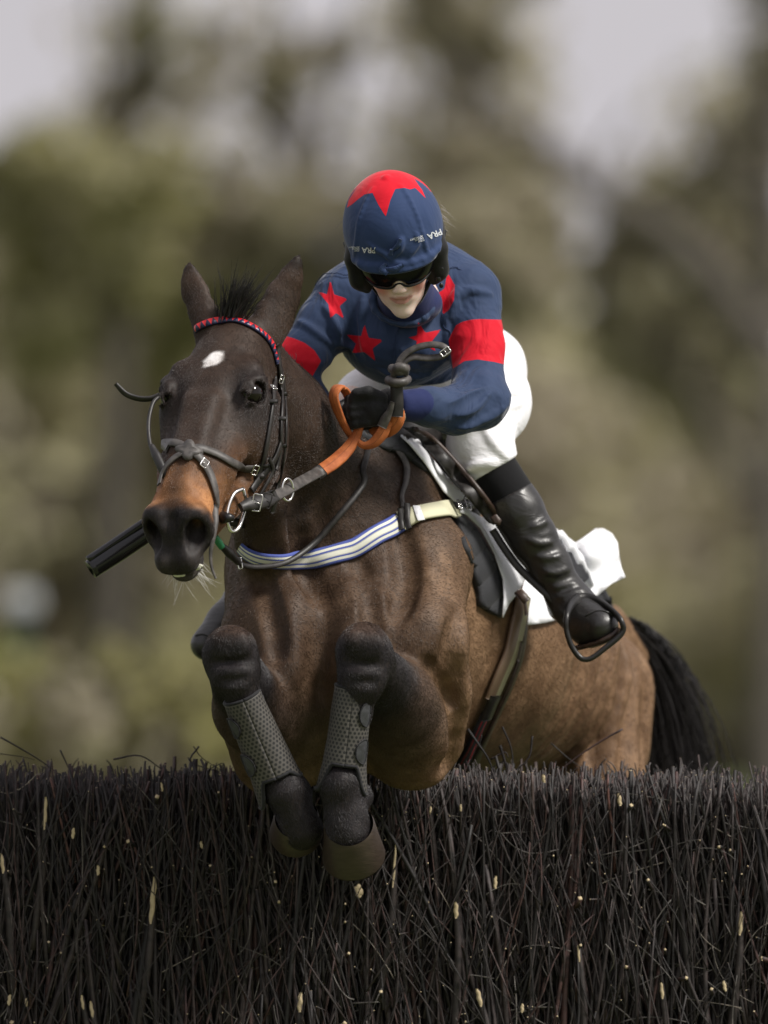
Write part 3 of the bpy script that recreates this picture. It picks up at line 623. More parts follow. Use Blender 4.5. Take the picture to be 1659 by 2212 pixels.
# hedge beyond the fence on the left
hr = thing('hedge', 'clipped yellow green and brown hedge beyond the fence at left', 'hedge')
cs, rs = [], []
for k in range(330):
    x = rng.uniform(-7.5, .2); y = 36 + rng.uniform(-.7, .7); r = rng.uniform(.12, .3)
    cs.append((x, y, rng.uniform(.1, 1.72 + .05 * math.sin(x * 3) - r))); rs.append(r)
V, F = leaves(cs, rs, 26000, .055, 1.0); mi = (vnoise(V[::4], 3.2, 5) > .1).astype(int) + (vnoise(V[::4], 2.8, 9) > .8)
mk('foliage', V, F, [M_LEAFG, M_LEAFB, M_LEAFD], hr, smooth=False, mi=mi)
sp = rng.uniform(-7.4, .1, 200); Pt = np.stack([np.stack([sp + .2 * rng.normal(size=200) * q, 36 + .4 * rng.normal(size=200) * q, np.full(200, 1.5 * q)], -1) for q in np.linspace(0, 1, 5)], 1)
V, F, U = tubes(Pt, np.full((200, 5), .012), 4); mk('stem', V, F, M_BARK, hr)
# white board on a post and a green bush by it
br_ = thing('marker_board', 'small white board on a dark post far off at the left edge', 'marker board'); br_.location = P(48, 1450, 60) * V3(1, 1, 0)
M_WHITEB = fabric('white_board_paint', (.50, .51, .53), .5, fold=.1)
M_DARKP = fabric('dark_post_paint', (.03, .05, .05), .6)
def box(name, c, sz, mat, parent, bev=.15, rot=None):
    c = np.asarray(c, float); sz = np.asarray(sz, float) / 2; b = bev * sz.min(); V = []; 
    bm = bpy.data.meshes.new(name); import bmesh
    m = bmesh.new(); bmesh.ops.create_cube(m, size=1); bmesh.ops.scale(m, vec=sz * 2, verts=m.verts)
    bmesh.ops.bevel(m, geom=list(m.edges), offset=b, segments=3, affect='EDGES')
    if rot is not None: bmesh.ops.transform(m, matrix=Matrix(rot).to_4x4(), verts=m.verts)
    bmesh.ops.translate(m, vec=c, verts=m.verts); m.to_mesh(bm); m.free(); bm.materials.append(mat)
    for p in bm.polygons: p.use_smooth = False
    o = bpy.data.objects.new(name, bm); SC.collection.objects.link(o); o.parent = parent; return o
zz = P(48, 1298, 60)[2]; box('board', (0, 0, zz), (.25, .12, .17), M_WHITEB, br_, .5); box('post', (0, .02, (zz - .1) / 2), (.12, .08, zz - .1), M_DARKP, br_)
bu = thing('bush', 'bright green bush left of the white board', 'bush'); b0 = P(5, 1450, 58) * V3(1, 1, 0); bu.location = b0
cs = [V3(rng.uniform(-.25, .12), rng.uniform(-.3, .3), rng.uniform(.3, 1.62)) for _ in range(40)]
t_ = leafmat('bright_leaves', (.16, .26, .03), (.28, .42, .07))
V, F = leaves(cs, [.12] * 40, 3000, .035); mk('foliage', V, F, t_, bu, smooth=False)
V, F, U = tubes(np.stack([np.stack([np.zeros(12) + .02 * q * np.arange(12) - .1, .05 * rng.normal(size=12) * q, np.full(12, 1.4 * q)], -1) for q in np.linspace(0, 1, 5)], 1), np.full((12, 5), .012), 4); mk('stem', V, F, M_BARK, bu)

# ------------------------------------------------------------------ the birch fence
FY0, FY1, FZ = .40, .88, 1.284
fence = thing('brush_fence', 'dark birch brush steeplechase fence with pale cut twig ends', 'fence'); fence.location = (0, .6, 0)
FO = V3(0, .6, 0)
def twigmat(name, a, b, c, rough=.65):
    t = NT(name); uv = t.n('ShaderNodeUVMap'); sx = t.n('ShaderNodeSeparateXYZ'); t.l(uv.outputs[0], sx.inputs[0])
    w = t.n('ShaderNodeTexWhiteNoise', noise_dimensions='1D'); t.l(sx.outputs[1], w.inputs[1])
    k = t.mix(t.ramp(w.outputs[0], .2, .8), a, b); k = t.mix(t.ramp(w.outputs[0], .86, .93), k, c); k = t.mix(t.ramp(t.noise(60, 3), .35, .8), k, tuple(x * .5 for x in a))
    return t.fin(k, rough, t.bump(t.noise(220, 3), .4, .001), spec=.6)
M_TWIG = twigmat('birch_twig', (.006, .0042, .004), (.050, .036, .034), (.068, .030, .026))
M_PALE = twigmat('grey_twig', (.10, .09, .082), (.22, .20, .18), (.34, .29, .23))
t = NT('cut_wood'); M_CUT = t.fin(t.mix(t.noise(90, 3), (.36, .27, .15), (.60, .50, .32)), .7)
t = NT('light_block_dark'); M_LBLOCK = t.fin((.006, .005, .005), .95)
XW = 3.2
def twigs(name, N, zlo, zhi, ln, r0, r1, ylo, yhi, sway, mat, n=9, lean=.06, cap=True, zcap=FZ, front=True):
    x = rng.uniform(-XW, XW, N); L_ = ln * rng.uniform(.6, 1.3, N); zt = np.minimum(rng.uniform(zlo, zhi, N) + L_, zcap + .010 * np.sin(x * 2.1 + 2) + rng.normal(size=N) * .016)
    y = ylo + (yhi - ylo) * rng.uniform(0, 1, N) ** 1.3
    tt = np.linspace(0, 1, n)[None, :]; dx = lean * rng.normal(size=(N, 1)); ph = rng.uniform(0, 6.28, (N, 2)); fr = rng.uniform(2, 6, (N, 2))
    Z = zt[:, None] - L_[:, None] * (1 - tt)
    X = x[:, None] + dx * tt * L_[:, None] * 3 + sway * np.sin(fr[:, :1] * tt + ph[:, :1])
    Y = y[:, None] + sway * .8 * np.sin(fr[:, 1:] * tt + ph[:, 1:]) + .03 * rng.normal(size=(N, 1)) * tt
    Y = np.maximum(Y, ylo - .03)
    R = rng.uniform(r0, r1, N)[:, None] * (1.15 - .5 * tt)
    V, F, U, mi = tubes(np.stack([X, Y, np.maximum(Z, .01)], -1), R, 4, cap=True)
    return V, F, U, mi
def addm(name, sets, mats, parent):
    Vs, Fs, Us, Ms, o = [], [], [], [], 0
    for (V, F, U, mi), k in sets: Vs.append(V); Fs.append(F + o); Us.append(U); Ms.append(np.where(mi > 0, len(mats) - 1, k)); o += len(V)
    ob = mk(name, np.concatenate(Vs) - FO, np.concatenate(Fs), mats, parent, uv=np.concatenate(Us), mi=np.concatenate(Ms)); return ob
S = [(twigs('a', 4200, .62, 1.25, .55, .0018, .0064, FY0, FY0 + .10, .012, 0), 0),
     (twigs('a', 2600, -.3, .7, .7, .0022, .0045, FY0, FY0 + .08, .012, 0), 0),
     (twigs('a', 3000, .5, 1.25, .4, .0010, .0022, FY0 - .03, FY0 + .05, .022, 0, lean=.11), 0),
     (twigs('a', 620, .1, 1.1, .8, .005, .0100, FY0 + .01, FY0 + .06, .015, 0, lean=.05), 0),
     (twigs('a', 3600, 1.0, 1.1, .28, .0016, .0036, FY0, FY1, .008, 0, lean=.10), 0),
     (twigs('a', 1500, 1.05, 1.12, .22, .0030, .0062, FY0, FY1, .004, 0, lean=.05, zcap=FZ + .004), 2)]
M_STUB = twigmat('stub_bark', (.030, .017, .015), (.085, .055, .048), (.12, .05, .04))
a = addm('birch_twigs', [(q, 1 if k == 2 else 0) for q, k in S], [M_TWIG, M_STUB, M_CUT], fence); a['kind'] = 'stuff'
# loose thin pale twigs that curl across the face
N = 1500; c0 = np.stack([rng.uniform(-XW, XW, N), FY0 - .025 + .03 * rng.uniform(size=N), rng.uniform(.35, 1.27, N)], -1)
d0 = unit(rng.normal(size=(N, 3)) * V3(.8, .12, 1)); L_ = rng.uniform(.05, .2, (N, 1, 1)); tt = np.linspace(-.5, .5, 10)[None, :, None]; cu = rng.normal(size=(N, 1, 3)) * V3(.5, .06, .5)
Pt = c0[:, None] + L_ * (d0[:, None] * tt + cu * (tt ** 2 + .5 * tt ** 3)); Pt[..., 2] = np.minimum(Pt[..., 2], FZ + .01)
V, F, U, mi = tubes(Pt, np.full((N, 10), 1.0) * rng.uniform(.0006, .0013, (N, 1)), 4, cap=True)
a = addm('pale_twigs', [((V, F, U, mi * 0), 0)], [M_PALE], fence); a['kind'] = 'stuff'
# stubs with pale cut faces looking out of the brush
N = 950; c0 = np.stack([rng.uniform(-XW, XW, N), np.full(N, FY0 - .022), rng.uniform(.3, 1.26, N)], -1)
d0 = unit(np.stack([rng.normal(size=N) * .35, -np.ones(N) * 1.0, rng.uniform(-.1, .9, N)], -1)); l_ = rng.uniform(.02, .042, N)[:, None, None]
R = (.0014 + .0050 * rng.uniform(size=(N, 1)) ** 5); Pt = c0[:, None] + d0[:, None] * l_ * np.linspace(0, 1, 3)[None, :, None]
V, F, U, mi = tubes(Pt, np.tile(R, (1, 3)), 4, cap=True)
a = addm('cut_stubs', [((V, F, U, mi), 0)], [M_TWIG, M_CUT], fence); a['kind'] = 'stuff'
# long splits of bare pale wood, each a sliver on a stout stem
SL = [(97, 1757, 7, 36), (330, 1945, 9, 52), (5, 1865, 6, 22), (212, 1880, 6, 11), (158, 1800, 6, 12), (435, 1825, 5, 8), (198, 2180, 6, 18), (178, 2165, 5, 16), (207, 2255, 8, 28), (775, 1925, 14, 14), (1035, 2155, 8, 20), (985, 1966, 8, 18), (1070, 1906, 6, 14), (1600, 1995, 7, 26), (1338, 1727, 7, 14), (648, 2165, 8, 22), (852, 1870, 4, 48), (1430, 2140, 6, 18), (1175, 1682, 7, 9), (1565, 2130, 6, 12), (20, 2160, 6, 12), (930, 1750, 4, 9), (1128, 2178, 6, 10), (57, 2165, 5, 9), (350, 1700, 4, 10), (995, 1745, 4, 8), (1250, 2060, 4, 18), (300, 2240, 6, 18)]
for u, v, a_, b_ in SL:
    c = P(u, v, FY0 - .03) - FO; q = rng.uniform(-.25, .25); rr = Matrix.Rotation(q, 3, 'Y'); M_ = np.array(rr)
    m_ = max(a_, 3.5) / 1000; n_ = 9; pts = np.array([c + M_ @ V3((.12 * m_) * math.sin(k * 1.7 + u), 0, (k / (n_ - 1) - .5) * 2 * b_ / 1000) for k in range(n_)])
    w_ = np.array([.35, .8, 1, .95, 1.05, .9, 1, .7, .45]) * 2 * m_ * .62
    strap('bare_wood', pts, V3(.2 * math.sin(u), -1, .25), list(w_), .003, M_CUT, fence, n=14)
    if b_ > 15: tube('stem', [c + M_ @ V3(0, .006, b_ / 1000 * .8), c + M_ @ V3(0.002, .012, -.08 - b_ / 1000), c + M_ @ V3(-.012, .03, -.3)], [.006, .009, .01], M_TWIG, fence, 8, 12)
# sprigs standing above the cut top
def sprig(pts, r): 
    p = spline([P(*q) for q in pts], 12); return p, np.linspace(r, r * .45, 12)
sg = []
for pts, r in (([(0, 1592, .45), (50, 1620, .47), (95, 1648, .5), (150, 1690, .5)], .0022), ([(0, 1628, .45), (55, 1636, .46), (75, 1642, .48)], .0014), ([(430, 1612, .5), (412, 1645, .5), (470, 1668, .5), (520, 1695, .5)], .0022), ([(418, 1612, .5), (440, 1640, .5), (505, 1680, .5)], .0020),
               ([(245, 1640, .5), (300, 1632, .5), (340, 1655, .5), (385, 1690, .5)], .0022), ([(130, 1620, .5), (158, 1680, .5)], .002), ([(345, 1665, .5), (420, 1672, .5), (480, 1648, .5)], .0022),
               ([(1010, 1575, .5), (1035, 1610, .5), (1055, 1640, .5), (1075, 1690, .5)], .0034), ([(1040, 1588, .5), (1035, 1615, .5)], .002), ([(1060, 1640, .5), (1090, 1625, .5), (1098, 1636, .5)], .0022), ([(1150, 1590, .5), (1140, 1640, .5), (1090, 1680, .5)], .0026),
               ([(1085, 1570, .5), (1105, 1620, .5), (1110, 1690, .5)], .0026), ([(1345, 1575, .55), (1300, 1600, .55), (1240, 1640, .55), (1180, 1690, .55)], .0026), ([(1190, 1605, .55), (1230, 1640, .55), (1260, 1660, .55)], .0015), ([(512, 1650, .5), (525, 1700, .5)], .002), ([(1080, 1610, .5), (1092, 1650, .5), (1100, 1690, .5)], .0035)):
    sg.append(sprig(pts, r))
for k in range(420):
    u = rng.uniform(-1500, 3200); v = 1672; l = abs(rng.normal()) * 16 + 6; lean = rng.normal() * .7; y = rng.uniform(FY0, FY1); p = P(u, v, y); dx = lean * l / 1000
    sg.append((spline([p + V3(-dx * .3, 0, -.03), p + V3(dx * .4, 0, l / 2000), p + V3(dx, 0, l / 1000)], 12), np.linspace(.0026, .0012, 12) * rng.uniform(.6, 1.3)))
V, F, U, mi = tubes(np.array([s[0] for s in sg]), np.array([s[1] for s in sg]), 4, cap=True)
a = addm('sprigs', [((V, F, U, mi), 0)], [M_TWIG, M_CUT], fence); a['kind'] = 'stuff'
box('light_block', V3(0, (FY0 + FY1) / 2 + .03, .6) - FO, (2 * XW, FY1 - FY0 - .16, 1.2), M_LBLOCK, fence)  # unseen dark box added to stop light coming through the brush
# ------------------------------------------------------------------ tack
def bvh(ob):
    me = ob.data; return BVHTree.FromPolygons([v.co.copy() for v in me.vertices], [tuple(p.vertices) for p in me.polygons])
HB = bvh(horse); CAMP = Vector((0, -CAM_D, CAM_Z))
def hit(u, v, tree=None, y=None):
    """the nearest surface seen at a place of the picture, its point and normal"""
    d = Vector(P(u, v, 0)) - CAMP; r = (tree or HB).ray_cast(CAMP, d.normalized())
    if r[0] is None:
        if y is None: return None, None
        r = (tree or HB).find_nearest(Vector(P(u, v, y)))
    return np.array(r[0]), np.array(r[1])
def on(pts, off=.002, n=40, tree=None, y=0.0, sm=3):
    """path through picture points laid on the horse; an entry (u, v, y) is used as given"""
    full = [(p[0], p[1], p[2] if len(p) > 2 else np.nan) for p in pts]
    uvp = even_sp(np.array([(a, b) for a, b, c in full], float).reshape(-1, 2), n) if len(pts) > 2 else np.array([np.array(full[0][:2]) * (1 - s) + np.array(full[-1][:2]) * s for s in np.linspace(0, 1, n)])
    A, B = [], []
    for u, v in uvp:
        c, nn = hit(u, v, tree, y); A.append(c + nn * off); B.append(nn)
    A, B = np.array(A), np.array(B)
    for _ in range(sm): A[1:-1] = A[1:-1] * .5 + .25 * (A[:-2] + A[2:]); B[1:-1] = B[1:-1] * .5 + .25 * (B[:-2] + B[2:])
    return A, unit(B)
def free(pts, n=40): return even_sp(np.array([P(*p) for p in pts]), n)
M_LEA = leather('black_leather', (.016, .014, .013), .45)
M_LEAG = leather('worn_grey_leather', (.058, .052, .048), .5)
M_LEABR = leather('dark_brown_leather', (.040, .023, .016), .42)
M_STEEL = metal('steel', (.72, .71, .69)); 
M_ORANGE = leather('orange_rubber', (.44, .125, .032), .6, .45, 45)
M_RUBBERB = leather('black_rubber', (.010, .010, .011), .3, .3)
bridle = thing('bridle', 'black leather bridle with red and navy browband and orange rubber reins', 'bridle')
# browband with red triangles on navy
t = NT('orange_rubber_grip'); uv = t.n('ShaderNodeUVMap'); sx = t.n('ShaderNodeSeparateXYZ'); t.l(uv.outputs[0], sx.inputs[0])
st = t.math('MULTIPLY', t.math('LESS_THAN', t.math('ABSOLUTE', sx.outputs[1]), .06), t.math('LESS_THAN', t.math('FRACT', t.math('MULTIPLY', sx.outputs[0], 260.0)), .6))
pim = t.math('MULTIPLY', t.math('SINE', t.math('MULTIPLY', sx.outputs[0], 1900.0)), t.math('SINE', t.math('MULTIPLY', sx.outputs[1], 26.0)))
og = t.mix(t.ramp(t.noise(35, 4), .35, .75), (.50, .15, .045), (.30, .075, .020)); M_ORANGE = t.fin(t.mix(st, og, (.16, .05, .02)), .62, t.bump(pim, .35, .0008, t.bump(st, -.5, .001)), spec=.3)
t = NT('browband_cloth'); uv = t.n('ShaderNodeUVMap'); sx = t.n('ShaderNodeSeparateXYZ'); t.l(uv.outputs[0], sx.inputs[0])
fr = t.math('FRACT', t.math('DIVIDE', sx.outputs[0], .0128)); tri = t.math('SUBTRACT', 1.0, t.math('MULTIPLY', t.math('ABSOLUTE', t.math('SUBTRACT', fr, .5)), 2.0))
ins = t.math('GREATER_THAN', t.math('SUBTRACT', tri, t.math('MULTIPLY_ADD', sx.outputs[1], .5, .5)), .04)
M_BROW = t.fin(t.mix(ins, (.012, .016, .055), (.62, .02, .025)), .35, t.bump(tri, .5, .003))
A, B = on([(402, 745), (412, 722), (440, 702), (480, 693), (520, 697), (560, 718), (585, 745), (597, 785)], .003, 60)
strap('browband', A, B, .0165, .004, M_BROW, bridle, n=110)
# cheekpieces, throat lash
def sline(name, pts, w, off=.003, mat=None, n=36, th=.003, y=0, parent=None): A, B = on(pts, off, n, y=y); return strap(name, A, B, w, th, mat or M_LEA, parent or bridle, n=n)
ck = sline('cheekpiece', [(594, 745), (600, 790), (604, 830), (606, 870), (603, 925), (602, 975), (592, 1015)], .0135, .005)
sline('cheekpiece', [(592, 815), (588, 860), (581, 909), (573, 960), (560, 1020), (545, 1058)], .012, .004)
sline('throat_lash', [(598, 770), (612, 850), (614, 930), (610, 985), (600, 1040), (585, 1090)], .009, .004)
sline('cheekpiece', [(601, 955), (590, 985), (575, 1010), (556, 1035), (538, 1060)], .017, .007, n=24)
sline('cheekpiece', [(571, 985), (580, 1010), (568, 1040), (546, 1075)], .009, .012, n=24)
for u, v in ((605, 850), (603, 905), (584, 868), (566, 1003), (604, 962), (557, 1028)):
    c, nn = hit(u, v, y=0); T_ = V3(-.1, 0, 1); strap('keeper', np.array([c + nn * .006 - V3(.010, 0, .0), c + nn * .0095, c + nn * .006 + V3(.010, 0, 0)]), nn, .010, .0025, M_LEA, bridle, n=8)
def buckle(u, v, w, h_, ang, parent, y=None, tree=None, off=.008, mat=None):
    if y is None: c, nn = hit(u, v, tree, 0); c = c + nn * off
    else: c = P(u, v, y); nn = V3(0, -1, 0)
    X_ = unit(np.cross(nn, V3(0, 0, 1))); Z_ = np.cross(X_, nn); X2 = X_ * math.cos(ang) + Z_ * math.sin(ang); Z2 = -X_ * math.sin(ang) + Z_ * math.cos(ang)
    q = [(-1, -1), (0, -1.05), (1, -1), (1.05, 0), (1, 1), (0, 1.05), (-1, 1), (-1.05, 0), (-1, -1)]
    pts = [c + X2 * a * w / 2 + Z2 * b * h_ / 2 for a, b in q]; b1 = tube('buckle', pts, .0014, mat or M_STEEL, parent, 8, 40)
    tube('buckle_tongue', [c - X2 * w / 2, c + nn * .001, c + X2 * w / 2], .0010, mat or M_STEEL, b1, 6)
    return b1
buckle(602, 818, .013, .017, .2, bridle); buckle(588, 843, .011, .014, .2, bridle); buckle(548, 1012, .012, .020, .2, bridle, off=.010); buckle(438, 1003, .014, .018, .7, bridle, off=.008)
# figure-of-eight noseband
sline('noseband', [(343, 962), (360, 958), (386, 960), (408, 973)], .019, .004, M_LEAG, y=-.3)
sline('noseband', [(408, 972), (430, 969), (452, 976), (473, 985), (500, 1000), (525, 1010), (549, 1012)], .019, .004, M_LEAG)
sline('noseband', [(410, 976), (390, 986), (372, 1000), (358, 1022), (350, 1050)], .014, .007, M_LEAG, y=-.3)
A1, B1 = on([(410, 975), (425, 985), (440, 1005), (453, 1030), (461, 1060), (464, 1090)], .006, 24)
C_ = free([(464, 1098, A1[-1][1] - .004), (465, 1130, A1[-1][1] - .02), (460, 1165, A1[-1][1] - .03), (455, 1195, A1[-1][1] - .03), (457, 1225, A1[-1][1] - .03), (466, 1250, A1[-1][1] - .03)], 20)
strap('noseband', np.vstack([A1, C_]), np.vstack([B1, np.tile([.25, -1, .1], (20, 1))]), [.020, .020, .018, .016, .012, .008, .005], .003, M_LEAG, bridle, n=80)
c, nn = hit(408, 974); rp = []
for k in range(24):
    q = k / 24 * 2 * math.pi; r = .021 * (1 + .26 * math.cos(4 * q - .6)); c2, n2 = hit(408 + r * 1000 * math.cos(q), 976 + r * 820 * math.sin(q)); rp.append(c2 + n2 * .0105)
rp = np.array(rp); cc = rp.mean(0) + nn * .003; ri = cc + (rp - cc) * .6 + nn * .001
V = np.vstack([rp - nn * .007, rp, ri, [cc]]); F = [(i, (i + 1) % 24, 24 + (i + 1) % 24, 24 + i) for i in range(24)] + [(24 + i, 24 + (i + 1) % 24, 48 + (i + 1) % 24, 48 + i) for i in range(24)] + [(48 + i, 48 + (i + 1) % 24, 72, 72) for i in range(24)]
ft = [f for f in F if f[2] != f[3]]; o_ = mk('nose_pad', V, np.array(ft), M_LEAG, bridle); 
V2 = np.vstack([ri, [cc]]); F2 = np.array([(i, (i + 1) % 24, 24) for i in range(24)]); mk('nose_pad', V2, F2, M_LEAG, bridle)
# bit rings and bit
br1 = tube('bit_ring', [P(*p) for p in [(525, 1056, -.265), (506, 1066, -.285), (494, 1092, -.30), (490, 1122, -.31), (499, 1147, -.30), (514, 1142, -.285), (524, 1116, -.27), (531, 1084, -.26), (525, 1056, -.265)]], .0042, M_STEEL, bridle, 12, 60)
tube('bit', [P(472, 1118, -.27), P(490, 1118, -.315), P(500, 1120, -.31)], [.010, .014, .009], M_RUBBERB, bridle, 12, 14)
# camera-left side of the bridle
tube('cheek_strap', [P(*p) for p in [(344, 856, -.20), (330, 872, -.22), (321, 912, -.25), (324, 958, -.28), (338, 998, -.31), (356, 1034, -.33)]], .0045, M_LEA, bridle, 8, 30)
tube('cheek_strap', [P(*p) for p in [(327, 962, -.285), (338, 985, -.30), (352, 1012, -.32), (360, 1030, -.33)]], [.006, .011, .010, .007], M_LEA, bridle, 10, 20)
strap('strap_end', free([(345, 852, -.20), (325, 860, -.20), (300, 860, -.20), (272, 850, -.2), (250, 828, -.2)], 30), V3(0, -.7, -.7), [.012, .014, .014, .013, .009], .004, M_LEA, bridle, n=40)
# reins
N_ = V3(.15, -1, .35)
rb = free([(518, 1098, -.30), (540, 1090, -.285), (570, 1083, -.255), (590, 1074, -.22)], 20)
strap('rein_buckle_end', rb, N_, [.020, .034, .036, .030], .010, M_LEA, bridle, n=30)
buckle(555, 1086, .018, .034, .2, bridle, y=-.29); buckle(577, 1082, .016, .030, .2, bridle, y=-.265, mat=M_LEA)
strap('rein', free([(583, 1078, -.23), (620, 1058, -.15), (655, 1038, -.07), (692, 1018, .02)], 30), N_, .026, .004, M_LEAG, bridle, n=40)
strap('rein_stop', free([(588, 1060, -.235), (594, 1080, -.23), (587, 1107, -.22)], 10), V3(.9, -1, 0), .012, .004, M_LEA, bridle, n=14)
strap('rein_stop', free([(680, 1026, .012), (696, 1016, .03)], 2), N_, .031, .006, M_LEA, bridle, n=6)
tube('martingale_ring', [P(618 + 15 * math.cos(q) * .8 + 3, 1058 + 24 * math.sin(q), -.15 + .012 * math.cos(q)) for q in np.linspace(0, 6.283, 30)], .003, M_STEEL, bridle, 10)
strap('rein_grip', free([(690, 1020, .03), (720, 1000, .06), (748, 974, .09), (768, 945, .10), (778, 922, .10), (786, 908, .11)], 40), V3(-.2, -1, .35), [.032, .034, .034, .030, .022, .013], .006, M_ORANGE, bridle, n=50)
strap('rein_grip', free([(757, 862, .115), (744, 840, .10), (730, 838, .085), (722, 858, .08), (734, 895, .09), (750, 928, .10), (762, 945, .11)], 50), V3(-.9, -1, .2), [.026, .026, .028, .026, .022, .018, .015], .005, M_ORANGE, bridle, n=70)
strap('rein_grip', free([(768, 948, .10), (785, 962, .09), (806, 957, .085), (824, 938, .08), (836, 915, .08), (843, 890, .085)], 40), V3(-.1, -1, -.2), [.012, .016, .024, .028, .024, .02], .005, M_ORANGE, bridle, n=50)
strap('rein_grip', free([(800, 912, .13), (818, 930, .11), (842, 926, .09), (858, 908, .075), (860, 885, .072)], 40), V3(0, -1, 0), [.024, .034, .034, .032, .028], .005, M_ORANGE, bridle, n=50)
strap('rein_end', free([(857, 900, .065), (858, 870, .062), (857, 840, .06), (859, 815, .06)], 30), V3(-.1, -1, 0), .028, .005, M_LEA, bridle, n=40)
strap('rein_end', free([(861, 800, .058), (863, 783, .06), (878, 764, .06), (905, 750, .055), (935, 745, .05), (957, 749, .045), (966, 760, .045), (955, 770, .05), (925, 774, .055), (895, 772, .058), (876, 780, .06), (868, 795, .06)], 80), V3(-.25, -1, .55), .016, .004, M_LEAG, bridle, n=110)
strap('rein_end', free([(848, 868, .055), (842, 888, .06), (832, 906, .065), (825, 922, .07)], 20), V3(-.1, -1, 0), [.010, .014, .022, .022], .004, M_LEAG, bridle, n=24)
for u, v, w in ((860, 822, .040), (862, 797, .030)): tube('knot', [P(u - w * 500, v - 1, .066), P(u - w * 300, v + 3, .045), P(u, v + 5, .04), P(u + w * 300, v + 3, .045), P(u + w * 500, v - 3, .066)], .0105, M_LEAG, bridle, 10, 20)
tube('knot', [P(850, 812, .05), P(858, 795, .036), P(872, 795, .036), P(877, 808, .05)], [.007, .011, .011, .007], M_LEAG, bridle, 10, 20)
buckle(962, 760, .012, .020, .9, bridle, y=.04)
strap('rein', free([(478, 1120, .02), (505, 1128, .04), (540, 1134, .08), (580, 1140, .16)], 20), V3(0, -1, 0), .020, .003, M_LEA, bridle, n=20)

# running neck strap, thin, hanging across the breast
neck = thing('neck_strap', 'thin black neck strap with green taped end hanging across the breast', 'strap')
pp = [(470, 1168), (490, 1192), (518, 1218), (560, 1225), (620, 1214), (680, 1172), (735, 1110), (770, 1068), (787, 1040), (784, 1015), (792, 985), (800, 955)]
yy = []
for u, v in pp:
    c, nn = hit(u, v); yy.append((c[1] if c is not None else .1) - .012)
yy[0], yy[1], yy[2] = -.10, -.06, -.01; yy[3] = min(yy[3], .03)
pts = even_sp(np.array([P(u, v, y) for (u, v), y in zip(pp, yy)]), 90)
for i in range(len(pts)):
    uu, vv = UV(pts[i:i + 1]); c, nn = hit(uu[0], vv[0])
    if c is not None: pts[i][1] = min(pts[i][1], c[1] - .006)
for _ in range(4): pts[1:-1, 1] = .5 * pts[1:-1, 1] + .25 * (pts[:-2, 1] + pts[2:, 1])
pts[:, 1] -= .004
strap('strap', pts, V3(.1, -1, .3), [.010, .012, .012, .013, .014, .014, .014, .012], .004, M_LEA, neck, n=120)
tube('strap_loop', [P(472, 1172, -.10), P(495, 1195, -.06), P(517, 1216, -.02)], [.006, .010, .007], M_LEA, neck, 8, 14)
t = NT('green_tape'); M_TAPE = t.fin(t.mix(t.noise(120, 2), (.02, .16, .07), (.04, .26, .12)), .5, t.bump(t.noise(200, 2), .5, .001))
tube('tape', [P(464, 1158, -.115), P(473, 1172, -.10), P(479, 1182, -.09)], [.0065, .0085, .0075], M_TAPE, neck, 10, 10)
buckle(518, 1217, .008, .022, -.2, neck, y=-.022)

# breast girth
bg_ = thing('breast_girth', 'blue and white striped elastic breast girth with cream end', 'breast girth')
t = NT('striped_elastic'); uv = t.n('ShaderNodeUVMap'); sx = t.n('ShaderNodeSeparateXYZ'); t.l(uv.outputs[0], sx.inputs[0]); vv = sx.outputs[1]
def band(t, v, a, b): return t.math('MULTIPLY', t.math('GREATER_THAN', v, a), t.math('LESS_THAN', v, b))
BLUE, CRM, GRY = (.07, .10, .36), (.72, .72, .62), (.42, .42, .38)
c = t.mix(0.0, BLUE, BLUE)
for a, b, k in ((-.72, -.46, CRM), (-.20, .22, CRM), (.22, .30, GRY), (-.28, -.2, GRY), (.46, .72, CRM)): c = t.mix(band(t, vv, a, b), c, k)
we = t.math('SINE', t.math('MULTIPLY', sx.outputs[0], 2600.0))
M_STRIPE = t.fin(c, .8, t.bump(we, .35, .0006))
t = NT('cream_webbing'); M_CREAM = t.fin(t.mix(t.noise(14, 4), (.50, .49, .33), (.66, .64, .46)), .7, t.bump(t.noise(400, 2), .2, .001))
A, B = on([(524, 1178, ), (536, 1192), (570, 1206), (640, 1209), (710, 1202), (770, 1180), (820, 1152), (866, 1128)], .008, 60, y=.2, sm=8)
strap('elastic_band', A, B, [.036, .038, .042, .043, .044, .044, .046], .005, M_STRIPE, bg_, n=120)
A, B = on([(866, 1128), (900, 1116), (940, 1108), (978, 1102)], .009, 30, sm=6); strap('cream_end', A, B, .046, .005, M_CREAM, bg_, n=40)
A, B = on([(868, 1128), (886, 1121)], .0145, 8, sm=2); 
for du in (-9, 9): A, B = on([(870 + du - 5, 1098 if du > 0 else 1102), (874 + du, 1125), (882 + du, 1150)], .016, 14, sm=3); strap('leather_tab', A, B, .014, .003, M_LEA, bg_, n=20)
t = NT('white_label'); M_LABEL = t.fin(t.mix(t.ramp(t.noise(60, 3), .5, .7), (.72, .72, .74), (.5, .5, .52)), .6)
A, B = on([(896, 1104), (902, 1118), (908, 1134)], .0155, 12, sm=3); strap('white_tab', A, B, .017, .001, M_LABEL, bg_, n=20)
A, B = on([(968, 1098), (1000, 1096), (1040, 1092)], .016, 20, y=.6, sm=5); strap('girth_strap', A, B, .018, .004, M_LEA, bg_, n=30)
buckle(990, 1098, .016, .026, .1, bg_, off=.026); buckle(975, 1100, .008, .022, .1, bg_, off=.024)
A, B = on([(845, 962), (862, 985), (875, 1010), (873, 1045), (864, 1075), (870, 1105)], .006, 40, y=.4, sm=4); strap('wither_strap', A, B, [.018, .018, .016, .013, .011, .011], .003, M_LEAG, bg_, n=50)

